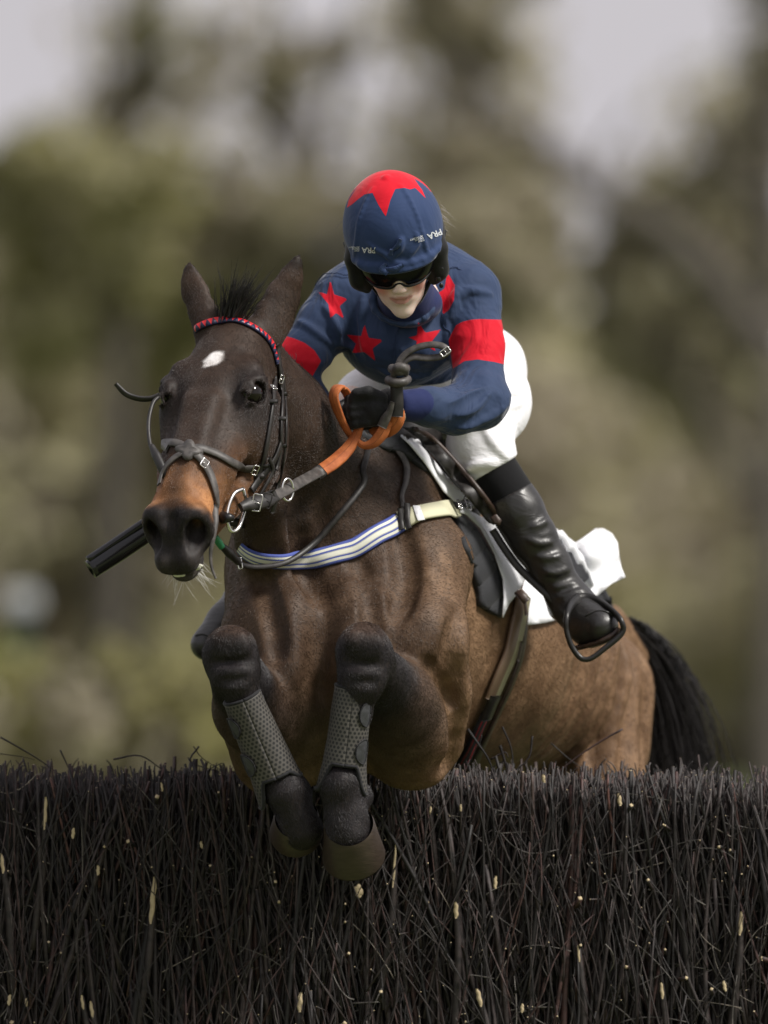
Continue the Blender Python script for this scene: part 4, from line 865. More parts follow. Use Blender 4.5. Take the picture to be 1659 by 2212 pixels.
# saddle, pads, cloths
from mathutils.geometry import delaunay_2d_cdt
def sheet(name, poly, yf, mat, parent=None, th=.004, step=9, smooth=True, mi=None):
    """cloth panel: outline in picture columns and rows, yf(u, v) gives its depth"""
    pl = np.array(poly, float); n = len(pl); L_ = []
    for i in range(n):
        a, b = pl[i], pl[(i + 1) % n]; k = max(1, int(np.linalg.norm(b - a) / step)); L_ += [a + (b - a) * j / k for j in range(k)]
    L_ = np.array(L_); lo, hi = L_.min(0), L_.max(0); G = []
    for u in np.arange(lo[0], hi[0], step):
        for v in np.arange(lo[1], hi[1], step):
            x = u + (step / 2 if int(v / step) % 2 else 0)
            ins = False; j = len(L_) - 1
            for i in range(len(L_)):
                if (L_[i][1] > v) != (L_[j][1] > v) and x < (L_[j][0] - L_[i][0]) * (v - L_[i][1]) / (L_[j][1] - L_[i][1]) + L_[i][0]: ins = not ins
                j = i
            if ins and np.min(((L_ - [x, v]) ** 2).sum(1)) > (step * .5) ** 2: G.append((x, v))
    pts = [Vector(p) for p in L_] + [Vector(p) for p in G]
    r = delaunay_2d_cdt(pts, [], [list(range(len(L_)))], 1, 1e-4)
    V = np.array([P(p[0], p[1], yf(p[0], p[1])) for p in r[0]]); F = np.array([f[::-1] for f in r[2]])
    nn = np.cross(V[F[0][1]] - V[F[0][0]], V[F[0][2]] - V[F[0][0]])
    if nn[1] > 0: F = F[:, ::-1]
    o = mk(name, V, F, mat, parent, smooth, uv=np.array([(p[0] / 1000, p[1] / 1000) for p in r[0]]))
    m = o.modifiers.new('solid', 'SOLIDIFY'); m.thickness = th; m.offset = -1
    return o
def body_y(off, y0=.8):
    def f(u, v):
        c, nn = hit(u, v); 
        if c is None: c, nn = hit(u, v, y=y0)
        return c[1] - off
    return f
def idw(ctrl):
    C_ = np.array(ctrl, float)
    def f(u, v): d = ((C_[:, :2] - [u, v]) ** 2).sum(1) + 60; w = 1 / d ** 1.5; return float((w * C_[:, 2]).sum() / w.sum())
    return f
t = NT('white_cloth'); f_ = t.noise(7, 3, .5, dist=.8); M_WHITE = t.fin((.80, .81, .84), .75, t.bump(t.noise(1200, 1), .1, .0005, t.bump(f_, .5, .02)))
t = NT('quilted_black'); uv = t.n('ShaderNodeUVMap'); wv = t.n('ShaderNodeTexWave', wave_type='BANDS', bands_direction='DIAGONAL'); wv.inputs['Scale'].default_value = 9; wv.inputs['Distortion'].default_value = .6; t.l(uv.outputs[0], wv.inputs[0])
q1 = t.math('POWER', wv.outputs['Fac'], .35)
M_QUILT = t.fin((.016, .017, .020), .8, t.bump(t.noise(600, 2), .3, .001, t.bump(q1, .9, .008)), sheen=.1)
M_GREYNUM = fabric('grey_number_print', (.21, .21, .225), .6)
saddle = thing('racing_saddle', 'small black racing saddle with brown edged flap under the jockey', 'saddle')
pad = thing('saddle_pad', 'black quilted pad showing in front of the white cloth', 'saddle pad')
sheet('quilted_panel', [(985, 1108), (1000, 1112), (1030, 1140), (1065, 1200), (1092, 1262), (1090, 1335), (1065, 1322), (1042, 1308), (1040, 1278), (1018, 1200), (1000, 1150)], body_y(.030), M_QUILT, pad, .016, 8)
sheet('quilted_panel', [(780, 935), (810, 915), (850, 915), (900, 970), (960, 1040), (1005, 1090), (990, 1112), (978, 1085), (930, 1020), (870, 975), (830, 965)], body_y(.018, .5), M_QUILT, pad, .012, 8)
sheet('quilted_panel', [(1248, 1305), (1275, 1290), (1302, 1260), (1322, 1300), (1315, 1330), (1290, 1335)], body_y(.02, 1.2), M_QUILT, pad, .016, 8)
cloth = thing('weight_cloth', 'white cloth with grey number flapping behind the jockey boot', 'saddle cloth')
wv1 = lambda u, v: .010 * math.sin(u * .035 + v * .02)
b0 = body_y(.042, .6); b1 = body_y(.050, .6)
sheet('front_strip', [(852, 920), (872, 925), (905, 950), (950, 1010), (985, 1050), (1004, 1070), (1000, 1080), (985, 1084), (960, 1062), (920, 1000), (885, 958), (862, 935)], lambda u, v: b0(u, v) + .3 * wv1(u, v), M_WHITE, cloth, .003, 8)
sheet('front_flap', [(996, 1092), (1040, 1116), (1090, 1134), (1112, 1146), (1119, 1160), (1122, 1200), (1136, 1232), (1134, 1252), (1120, 1280), (1100, 1305), (1087, 1334), (1090, 1290), (1088, 1250), (1070, 1195), (1040, 1140), (1010, 1112), (995, 1106)], lambda u, v: min(b1(u, v), .62) + .014 * math.sin((u - 1050) * .05 - v * .012) - .02 * sstep(1080, 1140, u), M_WHITE, cloth, .003, 7)
sheet('side_panel', [(1110, 1150), (1160, 1150), (1215, 1145), (1260, 1200), (1290, 1290), (1255, 1300), (1235, 1330), (1180, 1345), (1128, 1352), (1112, 1345), (1122, 1300), (1138, 1240)], lambda u, v: body_y(.022, .9)(u, v) + .3 * wv1(u, v), M_WHITE, cloth, .003, 9)
fly = idw([(1205, 1150, 1.0), (1240, 1172, .98), (1290, 1140, 1.04), (1330, 1160, 1.10), (1340, 1220, 1.06), (1350, 1246, 1.0), (1300, 1275, .96), (1255, 1292, .93), (1230, 1262, .93), (1270, 1200, .93), (1215, 1200, .97)])
flyf = lambda u, v: fly(u, v) + .009 * math.sin(u * .05 + 1.5) * math.sin((v - 1130) * .03)
sheet('number_panel', [(1185, 1130), (1210, 1148), (1243, 1172), (1262, 1160), (1287, 1141), (1305, 1142), (1322, 1152), (1334, 1172), (1338, 1205), (1343, 1228), (1351, 1246), (1322, 1260), (1285, 1292), (1262, 1296), (1240, 1290), (1218, 1255), (1195, 1190)], flyf, M_WHITE, cloth, .003, 8)
z4 = lambda pts: [((1600 + x / 3.016) / 1.507, (1650 + y / 3.016) / 1.507) for x, y in pts]
o = sheet('number', z4([(620, 290), (730, 285), (770, 320), (815, 385), (690, 388), (640, 330)]), lambda u, v: flyf(u, v) - .004, M_GREYNUM, cloth, .001, 7)
o = sheet('number', z4([(700, 408), (875, 408), (870, 500), (873, 585), (900, 570), (925, 540), (945, 620), (970, 685), (920, 735), (855, 770), (820, 700), (770, 560)]), lambda u, v: flyf(u, v) - .004, M_GREYNUM, cloth, .001, 7)
# saddle: pommel, flap with brown edge, stirrup leather, iron
fl = idw([(880, 925, .50), (930, 945, .50), (1000, 1020, .50), (1083, 1125, .52), (1065, 1135, .50), (950, 1000, .46), (1000, 1070, .46)])
sheet('flap', [(868, 922), (900, 928), (935, 948), (990, 1005), (1040, 1065), (1082, 1124), (1070, 1132), (1055, 1128), (1010, 1075), (960, 1012), (905, 948)], lambda u, v: min(fl(u, v), body_y(.06, .5)(u, v)), M_LEA, saddle, .006, 8)
tube('flap_edge', [P(u, v, min(fl(u, v), body_y(.06, .5)(u, v)) - .004) for u, v in [(898, 927), (935, 948), (990, 1005), (1040, 1065), (1084, 1126)]], .0058, M_LEABR, saddle, 8, 40)
sheet('flap_end', [(1058, 1118), (1072, 1110), (1084, 1124), (1079, 1136), (1066, 1130)], lambda u, v: .43, M_LEABR, saddle, .004, 6)
ss = SDF(); ss.chain([P(840, 950, .52), P(880, 930, .62), P(960, 950, .85), P(1000, 960, 1.0)], [.05, .06, .06, .05], k=.04); ss.chain([P(880, 940, .60), P(950, 1030, .62), P(1010, 1110, .64)], [.05, .045, .03], k=.04)
V, F = polygonise(ss, .008); mk('seat', V, F, M_LEA, saddle)
stl = [(1078, 1132), (1105, 1175), (1135, 1215), (1180, 1258), (1215, 1290), (1238, 1312)]
for du, dv, nm in ((0, 0, 'stirrup_leather'), (-14, 12, 'stirrup_leather')): strap(nm, free([(u + du, v + dv, .515 + .0 * i) for i, (u, v) in enumerate(stl)], 20), V3(.2, -1, .2), .018, .004, M_LEA, saddle, n=30)
iron = [z4([q])[0] for q in [(850, 905), (775, 970), (735, 1080), (735, 1220), (785, 1370), (860, 1475), (925, 1500), (1000, 1475), (1130, 1375), (1240, 1285), (1292, 1210), (1265, 1110), (1170, 1010), (1050, 930), (940, 895), (850, 905)]]
t = NT('dark_iron'); M_IRON = t.fin((.035, .034, .033), .35, t.bump(t.noise(200, 3), .2, .001), metal=.6)
ip = free([(u, v, .40 + .10 * sstep(1340, 1280, v)) for u, v in iron], 90)
V_ = []; 
st = strap('stirrup_iron', ip, V3(.1, -1, .1), [.026, .020, .016, .012, .011, .012, .012, .012, .013, .013, .012, .010, .012, .016, .020, .026], .012, M_IRON, saddle, n=110)
# girth
girth = thing('girth', 'cream and brown girth with black and red elastic under the barrel', 'girth')
A, B = on([(1121, 1285), (1110, 1340), (1096, 1400), (1075, 1450), (1052, 1505)], .010, 40, sm=6)
t = NT('girth_leather'); uv = t.n('ShaderNodeUVMap'); sx = t.n('ShaderNodeSeparateXYZ'); t.l(uv.outputs[0], sx.inputs[0]); k_ = t.ramp(sx.outputs[1], -.12, -.02)
M_GIR = t.fin(t.mix(k_, t.mix(t.noise(20, 3), (.34, .31, .20), (.20, .17, .10)), t.mix(t.noise(25, 3), (.20, .135, .085), (.11, .07, .045))), .4, t.bump(k_, .4, .002))
strap('girth_pad', A, B, [.052, .056, .052, .048], .008, M_GIR, girth, n=60)
A, B = on([(1056, 1496), (1046, 1520), (1036, 1545)], .014, 16, sm=3); strap('girth_keeper', A, B, .040, .009, M_LEA, girth, n=20)
t = NT('girth_elastic'); uv = t.n('ShaderNodeUVMap'); sx = t.n('ShaderNodeSeparateXYZ'); t.l(uv.outputs[0], sx.inputs[0]); vv = sx.outputs[1]
M_GEL = t.fin(t.mix(t.math('ADD', band(t, vv, -.62, -.42), band(t, vv, .40, .60)), (.016, .014, .016), (.42, .012, .02)), .8, t.bump(t.math('SINE', t.math('MULTIPLY', sx.outputs[0], 2200.0)), .3, .001))
A, B = on([(1042, 1530), (1022, 1575), (998, 1630), (984, 1672)], .011, 30, y=.6, sm=5); strap('girth_elastic', A, B, .040, .006, M_GEL, girth, n=50)
A, B = on([(1128, 1300), (1120, 1400), (1098, 1470), (1066, 1540), (1034, 1610), (1012, 1672)], .009, 40, y=.6, sm=5); strap('girth_strap', A, B, .022, .004, M_LEABR, girth, n=60)
for pts in ([(1118, 1303), (1121, 1330)], [(1112, 1385), (1103, 1425)]):
    A, B = on(pts, .016, 8, sm=1); strap('girth_slot', A, B, .014, .004, M_LEABR, girth, n=10)
strap('billet_end', free([(1118, 1278, .50), (1128, 1288, .49), (1138, 1300, .49)], 8), V3(0, -1, .2), .018, .004, M_LEABR, girth, n=10)

# tendon boots
t = NT('perforated_boot'); uv = t.n('ShaderNodeUVMap'); mp = t.n('ShaderNodeMapping'); t.l(uv.outputs[0], mp.inputs[0]); mp.inputs['Scale'].default_value = (100, 100, 100)
def hexd(t, off):
    a = t.n('ShaderNodeVectorMath', operation='ADD'); t.l(mp.outputs[0], a.inputs[0]); a.inputs[1].default_value = off
    w = t.n('ShaderNodeVectorMath', operation='WRAP'); t.l(a.outputs[0], w.inputs[0]); w.inputs[1].default_value = (.5, .866, 1); w.inputs[2].default_value = (-.5, -.866, -1)
    m = t.n('ShaderNodeVectorMath', operation='MULTIPLY'); t.l(w.outputs[0], m.inputs[0]); m.inputs[1].default_value = (1, 1, 0)
    l = t.n('ShaderNodeVectorMath', operation='LENGTH'); t.l(m.outputs[0], l.inputs[0]); return l.outputs[1]
d = t.math('MINIMUM', hexd(t, (0, 0, 0)), hexd(t, (.5, .866, 0))); hole = t.ramp(d, .26, .36, inv=True)
M_PERF = t.fin(t.mix(hole, t.mix(t.noise(25, 3), (.050, .046, .041), (.090, .083, .073)), (.010, .010, .010)), .55, t.bump(hole, -.8, .003))
M_BIND = fabric('boot_binding', (.020, .020, .022), .8)
def tendon_boot(label, axis, r, ends, tabs, tab_y):
    """sleeve round the cannon; ends(angle) says how far down it reaches at that angle (0 = towards the camera)"""
    root = thing('tendon_boot', label, 'tendon boot', 'perforated boots on the forelegs'); C = np.array([P(*a) for a in axis])
    ax = unit(C[-1] - C[0]); Fd = unit(V3(0, -1, 0) - ax * (V3(0, -1, 0) @ ax)); Rd = unit(np.cross(Fd, ax)); Rd = Rd if Rd[0] > 0 else -Rd
    n, m = 56, 34; V = []; U = []
    for j in range(m):
        for i in range(n + 1):
            q = 2 * math.pi * i / n; s = j / (m - 1) * ends(q); c = C[0] + (C[-1] - C[0]) * s; rr = np.interp(s, np.linspace(0, 1, len(r)), r)
            V.append(c + (Fd * math.cos(q) * .95 + Rd * math.sin(q)) * rr); U.append((q * .045, s * np.linalg.norm(C[-1] - C[0])))
    V = np.array(V); F = np.array([(j * (n + 1) + i, j * (n + 1) + i + 1, (j + 1) * (n + 1) + i + 1, (j + 1) * (n + 1) + i) for j in range(m - 1) for i in range(n)])
    root_o = mk('sleeve', V, F[:, ::-1], M_PERF, root, uv=np.array(U)); mm = root_o.modifiers.new('solid', 'SOLIDIFY'); mm.thickness = .004; mm.offset = 0
    tube('binding', V[-(n + 1):], .0042, M_BIND, root, 8); tube('binding', V[:n + 1], .0038, M_BIND, root, 8)
    for (q, s, w, h_) in tabs:
        c = C[0] + (C[-1] - C[0]) * s; rr = np.interp(s, np.linspace(0, 1, len(r)), r) + .002; pts = []
        for a in np.linspace(0, 2 * math.pi, 20, endpoint=False):
            qq = q + w * math.cos(a) * (1 if math.cos(a) * tab_y > 0 else .35); pts.append(c + ax * h_ * math.sin(a) + (Fd * math.cos(qq) * .95 + Rd * math.sin(qq)) * (rr + .004))
        pts = np.array(pts); cc = pts.mean(0) * 1.0; cc = C[0] + (C[-1] - C[0]) * s + unit(cc - c) * (rr + .007)
        V2 = np.vstack([pts, pts * .3 + cc * .7 , [cc]]); k = 20
        F2 = np.array([(i, (i + 1) % k, k + (i + 1) % k, k + i) for i in range(k)]); mk('closing_tab', V2[:-1], F2, M_TAB, root)
        mk('closing_tab', V2[k:], np.array([(i, (i + 1) % k, k) for i in range(k)]), M_TAB, root)
        tube('binding', np.vstack([pts, pts[:1]]), .0018, M_BIND, root, 6)
M_TAB = leather('tab_rubber', (.035, .036, .040), .45)
tendon_boot('perforated grey boot on the foreleg nearer the muzzle side', [(522, 1505, -.2), (614, 1722, -.14)], [.0395, .043, .046, .050, .056], lambda q: .76 + .24 * sstep(.55, .95, -math.sin(q)) + .10 * sstep(.6, 1, math.sin(q)) + .1 * max(0, -math.cos(q)), [(-1.25, .22, .55, .024), (-1.2, .58, .55, .026)], 1)
tendon_boot('perforated grey boot on the foreleg above the nearer hoof', [(764, 1483, -.2), (737, 1712, -.17)], [.0385, .041, .042, .046, .055], lambda q: .72 + .26 * sstep(.55, .95, abs(math.sin(q))) + .12 * max(0, -math.cos(q)), [(.95, .23, .5, .027), (.95, .58, .5, .027)], -1)
# whip
whip = thing('whip', 'black padded racing whip pointing down past the muzzle', 'whip')
a0, a1, a2 = P(202, 1226, .10), P(330, 1142, .13), P(700, 900, .30)
t = NT('whip_padding'); M_WHIP = t.fin((.012, .012, .014), .22, t.bump(t.noise(30, 2), .1, .002)); 
tube('padding', [a0, a0 * .98 + a1 * .02, a1, P(380, 1109, .145)], [.021, .0225, .0215, .020], M_WHIP, whip, 20, 24); tube('padding', [a0 + V3(-.012, -.008, .016), a1 + V3(-.012, -.012, .018)], .009, M_WHIP, whip, 12, 12); tube('shaft', [a1, a2, a2 + (a2 - a1) * .15], [.006, .008, .010], M_LEA, whip, 10, 20)
# ------------------------------------------------------------------ the jockey
JU = unit(V3(-.125, -.50, .85)); JF = unit(V3(.02, -.85, -.5) - JU * (V3(.02, -.85, -.5) @ JU)); JR = np.cross(JU, JF) * -1
if JR[0] < 0: JR = -JR
JM = np.array([JR, JU, JF]); JO = P(849, 490, .12)
def J(x, u, f): return JO + x * JR + u * JU + f * JF
def polysdf(poly, u, v):
    p = np.array(poly, float); x = np.stack([u, v], 1); d = np.full(len(x), 1e9); ins = np.zeros(len(x), bool)
    for i in range(len(p)):
        a, b = p[i], p[(i + 1) % len(p)]; ab = b - a; t = np.clip(((x - a) @ ab) / (ab @ ab), 0, 1); d = np.minimum(d, np.linalg.norm(x - a - t[:, None] * ab, axis=1))
        c = (a[1] > x[:, 1]) != (b[1] > x[:, 1]); xi = (b[0] - a[0]) * (x[:, 1] - a[1]) / (b[1] - a[1] + 1e-9) + a[0]; ins ^= c & (x[:, 0] < xi)
    return np.where(ins, d, -d)
z1 = lambda pts: [((850 + x / 1.843) / 1.507, (500 + y / 1.843) / 1.507) for x, y in pts]
js = SDF()
# head
js.el(J(0, -.02, -.005), (.074, .10, .093), JM, k=.02)
js.el(J(0, -.088, .040), (.0600, .062, .056), JM, k=.02)
js.el(J(0, -.136, .038), (.0490, .044, .052), JM, k=.022)
js.el(J(0, -.170, .073), (.019, .015, .017), JM, k=.024)
for s in (-1, 1):
    js.el(J(.034 * s, -.092, .068), (.022, .024, .022), JM, k=.02)
    js.el(J(.0105 * s, -.0985, .106), (.0062, .0055, .0085), JM, k=.006)
    js.el(J(.0062 * s, -.1035, .108), (.0030, .003, .004), JM, k=.003, sub=True)
    js.el(J(.072 * s, -.07, -.01), (.010, .03, .018), JM, k=.01)
js.chain([J(0, -.055, .092), J(0, -.078, .104), J(0, -.0945, .113)], [.008, .0085, .0105], k=.012)
js.el(J(0, -.124, .082), (.026, .020, .016), JM, k=.012)
js.chain([J(-.023, -.1255, .086), J(-.010, -.1225, .0965), J(0, -.1238, .0985), J(.010, -.1225, .0965), J(.023, -.1245, .086)], [.0022, .0042, .0042, .0042, .0022], k=.005)
js.chain([J(-.019, -.131, .087), J(-.006, -.1345, .0955), J(.006, -.1345, .0955), J(.019, -.130, .087)], [.0025, .0052, .0052, .0025], k=.005)
js.chain([J(-.023, -.1265, .089), J(-.008, -.1285, .1005), J(.008, -.1285, .1005), J(.024, -.1255, .089)], [.0010, .0016, .0016, .0010], k=.003, sub=True)
js.chain([J(0, -.10, -.03), P(880, 640, .28), P(890, 660, .38)], [.050, .050, .06], k=.03)
# torso, arms, legs under the clothes
js.el(P(885, 662, .50), (.145, .145, .11), k=.05); js.el(P(885, 725, .55), (.115, .15, .09), k=.05); js.el(P(930, 760, .80), (.13, .18, .11), k=.06); js.el(P(955, 800, .95), (.15, .13, .12), k=.06)
js.chain([P(1005, 640, .43), P(1033, 760, .36), P(1035, 862, .27)], [.058, .046, .040], k=.03); js.chain([P(1035, 862, .27), P(960, 884, .19), P(868, 877, .125)], [.042, .036, .026], k=.02)
js.chain([P(750, 650, .44), P(700, 705, .42), P(632, 795, .37)], [.058, .046, .040], k=.03); js.chain([P(632, 795, .37), P(670, 860, .36), P(715, 905, .34)], [.042, .036, .026], k=.02)
js.chain([P(1045, 805, .88), P(1035, 962, .56)], [.080, .052], k=.02); js.chain([P(1035, 962, .56), P(1105, 1065, .53), P(1222, 1285, .545)], [.048, .040, .030], k=.004); js.chain([P(1222, 1290, .55), P(1280, 1345, .47)], [.030, .030], k=.01)
js.chain([P(850, 825, .92), P(765, 900, .66), P(690, 985, .60)], [.085, .062, .055], k=.04); js.chain([P(690, 985, .60), P(600, 1150, .72), P(520, 1300, .78)], [.05, .045, .034], k=.03); js.chain([P(520, 1300, .78), P(450, 1385, .70)], [.034, .03], k=.02)
def fist(F_, o, s, grow):
    """palm, four curled fingers and a thumb; o = world centre, s = +1 knuckles to -x"""
    G = lambda x, y, z: o + V3(-x * s, y, z)
    F_.rc(G(-.050, .02, -.006), G(-.010, .0, -.002), .024 + grow, .030 + grow, k=.02)
    F_.el(G(.004, .0, .0), (.034 + grow, .022 + grow, .036 + grow), k=.012)
    for i, (l, r) in enumerate(((.030, .0095), (.034, .0100), (.032, .0096), (.026, .0086))):
        z = .024 - .0175 * i
        F_.chain([G(.012, -.012, z), G(.020 + l * .7, -.012 + .002 * i, z - .002), G(.028 + l * .75, .008, z - .004), G(.020 + l * .5, .024, z - .006), G(.008, .022, z - .006)], [r + grow] * 5, k=.005)
    F_.chain([G(-.018, -.014, .024), G(.012, -.020, .036), G(.036, -.020, .034)], [.012 + grow, .011 + grow, .0095 + grow], k=.007)
HL_, HR_ = P(806, 884, .10), P(735, 915, .36)
fist(js, HL_, 1, -.002); fist(js, HR_, 1, -.002)
V, F = polygonise(js, .0038, smooth=0)
V1, F1 = V, F
u_, v_ = UV(V); l = (V - JO) @ JM.T; n_ = len(V)
skin = np.tile(V3(.84, .66, .58), (n_, 1))
bl = (np.exp(-(((np.abs(l[:, 0]) - .040) / .017) ** 2 + ((l[:, 1] + .102) / .024) ** 2)) * .9)[:, None]; skin = skin * (1 - bl) + V3(.72, .25, .24) * bl
bl = (np.exp(-((l[:, 0] / .010) ** 2 + ((l[:, 1] + .098) / .008) ** 2)) * .2)[:, None]; skin = skin * (1 - bl) + V3(.62, .28, .24) * bl
lp = np.clip(1.25 - np.sqrt((l[:, 0] / .0225) ** 2 + ((l[:, 1] + .1285 - .002 * (l[:, 0] / .02) ** 2) / .0085) ** 2), 0, .25) * 4; lp = (lp * (l[:, 2] > .07))[:, None] * .8; skin = skin * (1 - lp) + V3(.42, .15, .13) * lp
t = NT('skin'); ca = t.attr('coat'); mt = t.noise(90, 4)
M_SKIN = t.fin(t.mix(t.ramp(mt, .35, .7), ca.outputs[0], t.mix(.14, ca.outputs[0], (.5, .25, .2))), .48, t.bump(t.noise(700, 3), .12, .0006), sub=.12, spec=.35)
jock = mk('person', V, F, M_SKIN, col=skin)
thing('person', 'jockey in blue silks with red stars crouched over the horse in goggles and white breeches', 'person', ob=jock)
def fold(V, f, amp, sc, seed, str_=(1, 1, 1)):
    n = unit(f.grad(V, .004)); return V + n * (vnoise(V * V3(*str_), sc, seed) * amp)[:, None], n
# silks
jj = SDF()
jj.el(P(885, 655, .50), (.165, .16, .128), k=.05); jj.el(P(872, 738, .47), (.132, .155, .100), k=.05); jj.el(P(925, 745, .78), (.155, .2, .125), k=.07)
jj.chain([P(930, 600, .50), P(1010, 640, .43)], [.085, .075], k=.05); jj.chain([P(830, 600, .50), P(750, 645, .44)], [.085, .070], k=.05)
jj.chain([P(1015, 645, .43), P(1035, 760, .355), P(1036, 862, .26)], [.072, .060, .060], k=.02)
jj.chain([P(1034, 862, .26), P(985, 884, .21), P(930, 878, .16), P(900, 876, .145)], [.066, .053, .043, .036], k=.02)
jj.chain([P(750, 648, .44), P(702, 703, .42), P(655, 765, .385), P(632, 795, .37)], [.070, .060, .055, .055], k=.025)
jj.chain([P(632, 795, .37), P(672, 862, .36), P(700, 895, .345)], [.052, .042, .034], k=.02)
f = SDF(); f.chain([J(0, -.125, -.035), P(880, 645, .29)], [.060, .062], k=.02); f.el(P(882, 655, .32), (.075, .06, .05), k=.02)
NECKF = f
ck_ = P(870, 650, .255); jj.chain([ck_ + V3(.064 * math.sin(q), .028 * math.cos(q) * -1 + .03, -.050 * math.cos(q) * 1) for q in np.linspace(0, 6.283, 17)], [.0085] * 17, k=.014)
jj.el(P(868, 640, .20), (.050, .11, .046), k=.015, sub=True)
# folds as raised and sunk creases
for pts, r in (([(1000, 905, .13), (1030, 880, .17), (1060, 845, .2)], .010), ([(975, 870, .13), (1010, 850, .17), (1050, 838, .21)], .008), ([(990, 925, .17), (1040, 905, .2), (1075, 870, .24)], .009),
               ([(985, 650, .35), (1010, 630, .35), (1050, 640, .38)], .008), ([(975, 690, .36), (985, 660, .35), (990, 620, .36)], .009), ([(720, 700, .36), (735, 740, .36), (760, 770, .38)], .010), ([(700, 660, .36), (722, 690, .35), (730, 730, .36)], .009), ([(785, 640, .36), (775, 700, .35), (790, 760, .36)], .007), ([(865, 700, .38), (868, 760, .36), (870, 800, .38)], .007), ([(960, 680, .36), (950, 740, .37), (930, 800, .39)], .007), ([(650, 700, .38), (680, 730, .36), (700, 745, .38)], .008), ([(830, 790, .38), (880, 812, .38), (940, 805, .4)], .008)):
    A = spline([P(*p) for p in pts], 10); A, _ = jj.snap(A, .001, 4); jj.chain(list(A), list(r * .55 * (.3 + .7 * np.sin(np.linspace(.15, 3, 10)))), k=.012)
V, F = polygonise(jj, .0042); V, nn = fold(V, jj, .0014, 20, 8, (1, 1, .6)); V = V + nn * ((.35 - np.abs(vnoise(V * V3(1.2, 1, .7) + .05 * np.sin(V[:, [2]] * 20), 10.5, 77))) * .0085 * sstep(.6, .45, V[:, 1]) + (.3 - np.abs(vnoise(V * V3(.8, 1, 1.5), 24, 78))) * .0026)[:, None]
u_, v_ = UV(V); front = nn[:, 1] < .25
stars = [[(415, 760), (438, 845), (520, 872), (470, 915), (500, 996), (450, 955), (415, 990), (405, 905), (340, 826), (395, 845)],
         [(620, 1022), (645, 1105), (735, 1118), (668, 1170), (687, 1246), (618, 1190), (545, 1198), (570, 1140), (510, 1086), (600, 1095)],
         [(942, 1008), (985, 1075), (1080, 1055), (1025, 1125), (1048, 1188), (985, 1150), (925, 1172), (935, 1125), (885, 1104), (935, 1090)],
         [(1118, 712), (1162, 790), (1157, 880), (1125, 940), (1088, 966), (1090, 900), (1068, 862), (1020, 850), (1070, 832), (1100, 810)],
         [(460, 1236), (500, 1246), (540, 1285), (525, 1302), (480, 1280)], [(550, 1312), (608, 1317), (598, 1332)]]
red = np.full(len(V), -20.0)
for s_ in stars: red = np.maximum(red, np.where(front, polysdf(z1(s_), u_, v_), -20))
red = np.maximum(red, np.where(V[:, 1] > .475, -20, 1) * 0 + np.where(V[:, 1] > .475, -20, polysdf(z1([(1125, 1120), (1145, 1075), (1170, 1030), (1210, 1008), (1260, 997), (1310, 993), (1480, 998), (1500, 1275), (1400, 1250), (1300, 1235), (1220, 1245), (1150, 1290)]), u_, v_)))
red = np.maximum(red, np.where((u_ < 730) & (V[:, 1] < .5), polysdf(z1([(40, 1085), (90, 1088), (140, 1092), (200, 1110), (260, 1135), (320, 1180), (360, 1245), (300, 1350), (200, 1400), (0, 1200)]), u_, v_), -20))
t = NT('silks'); ra = t.attr('red').outputs['Fac']; k_ = t.ramp(ra, -.35, .35)
blue = t.mix(t.noise(18, 3), (.028, .044, .092), (.038, .060, .122)); rd = t.mix(t.noise(18, 3), (.50, .006, .018), (.62, .010, .026))
f_ = t.noise(9, 3, .5, dist=1.1, stretch=(1.3, 1.3, .6)); f2 = t.noise(26, 2, .5, dist=.6, stretch=(1.4, 1.4, .7))
M_SILK = t.fin(t.mix(k_, blue, rd), .72, t.bump(t.noise(1400, 1), .1, .0004, t.bump(k_, .35, .0012, t.bump(f2, .3, .005, t.bump(f_, .9, .020)))), spec=.15, sheen=.15)
silks = mk('silks', V, F, M_SILK, jock, att={'red': red})
M_SEAM = fabric('seam_thread', (.020, .035, .085), .8)
for pts in ([(300, 745), (370, 728), (440, 722), (500, 732), (548, 738)], [(1115, 695), (1170, 690), (1225, 718), (1275, 702), (1310, 700)], [(828, 1052), (812, 1100), (800, 1160), (795, 1230)], [(1090, 960), (1105, 1040), (1140, 1090)]):
    A_ = even_sp(np.array([P(u, v, 0) for u, v in z1(pts)]), 24)
    for q in range(24):
        Y_ = np.arange(.1, .7, .006); U_, V_ = UV(A_[q:q + 1]); X_ = np.array([P(U_[0], V_[0], y) for y in Y_]); k_ = np.nonzero(jj(X_) < 0)[0]; A_[q] = X_[k_[0]] if len(k_) else A_[q] + V3(0, .45, 0)
    tube('seam', jj.snap(A_, .0012, 3)[0], .0011, M_SEAM, silks, 6)
def lump(name, f, h, mat, parent, amp=0, sc=25, seed=1, smooth=1, **k):
    V, F = polygonise(f, h, smooth=smooth)
    if amp: V, _ = fold(V, f, amp, sc, seed)
    return mk(name, V, F, mat, parent, **k)
f = SDF(); f.chain([P(915, 876, .15), P(868, 876, .128)], [.0385, .034], k=.01); f.plane(P(864, 876, .12), V3(-1, -.2, 0), .004)
M_CUFF = fabric('ribbed_cuff', (.018, .026, .092), .8, fold=.3); lump('cuff', f, .004, M_CUFF, jock, .001, 60)
f = SDF(); f.chain([P(712, 905, .34), P(735, 915, .35)], [.036, .034], k=.01); lump('cuff', f, .005, M_CUFF, jock)
lump('collar_shade', NECKF, .004, M_CUFF, jock)  # dark tube added for the collar and the shadow on the neck
M_GLOVE = fabric('black_glove', (.014, .014, .015), .7, fold=.4, fs=40)
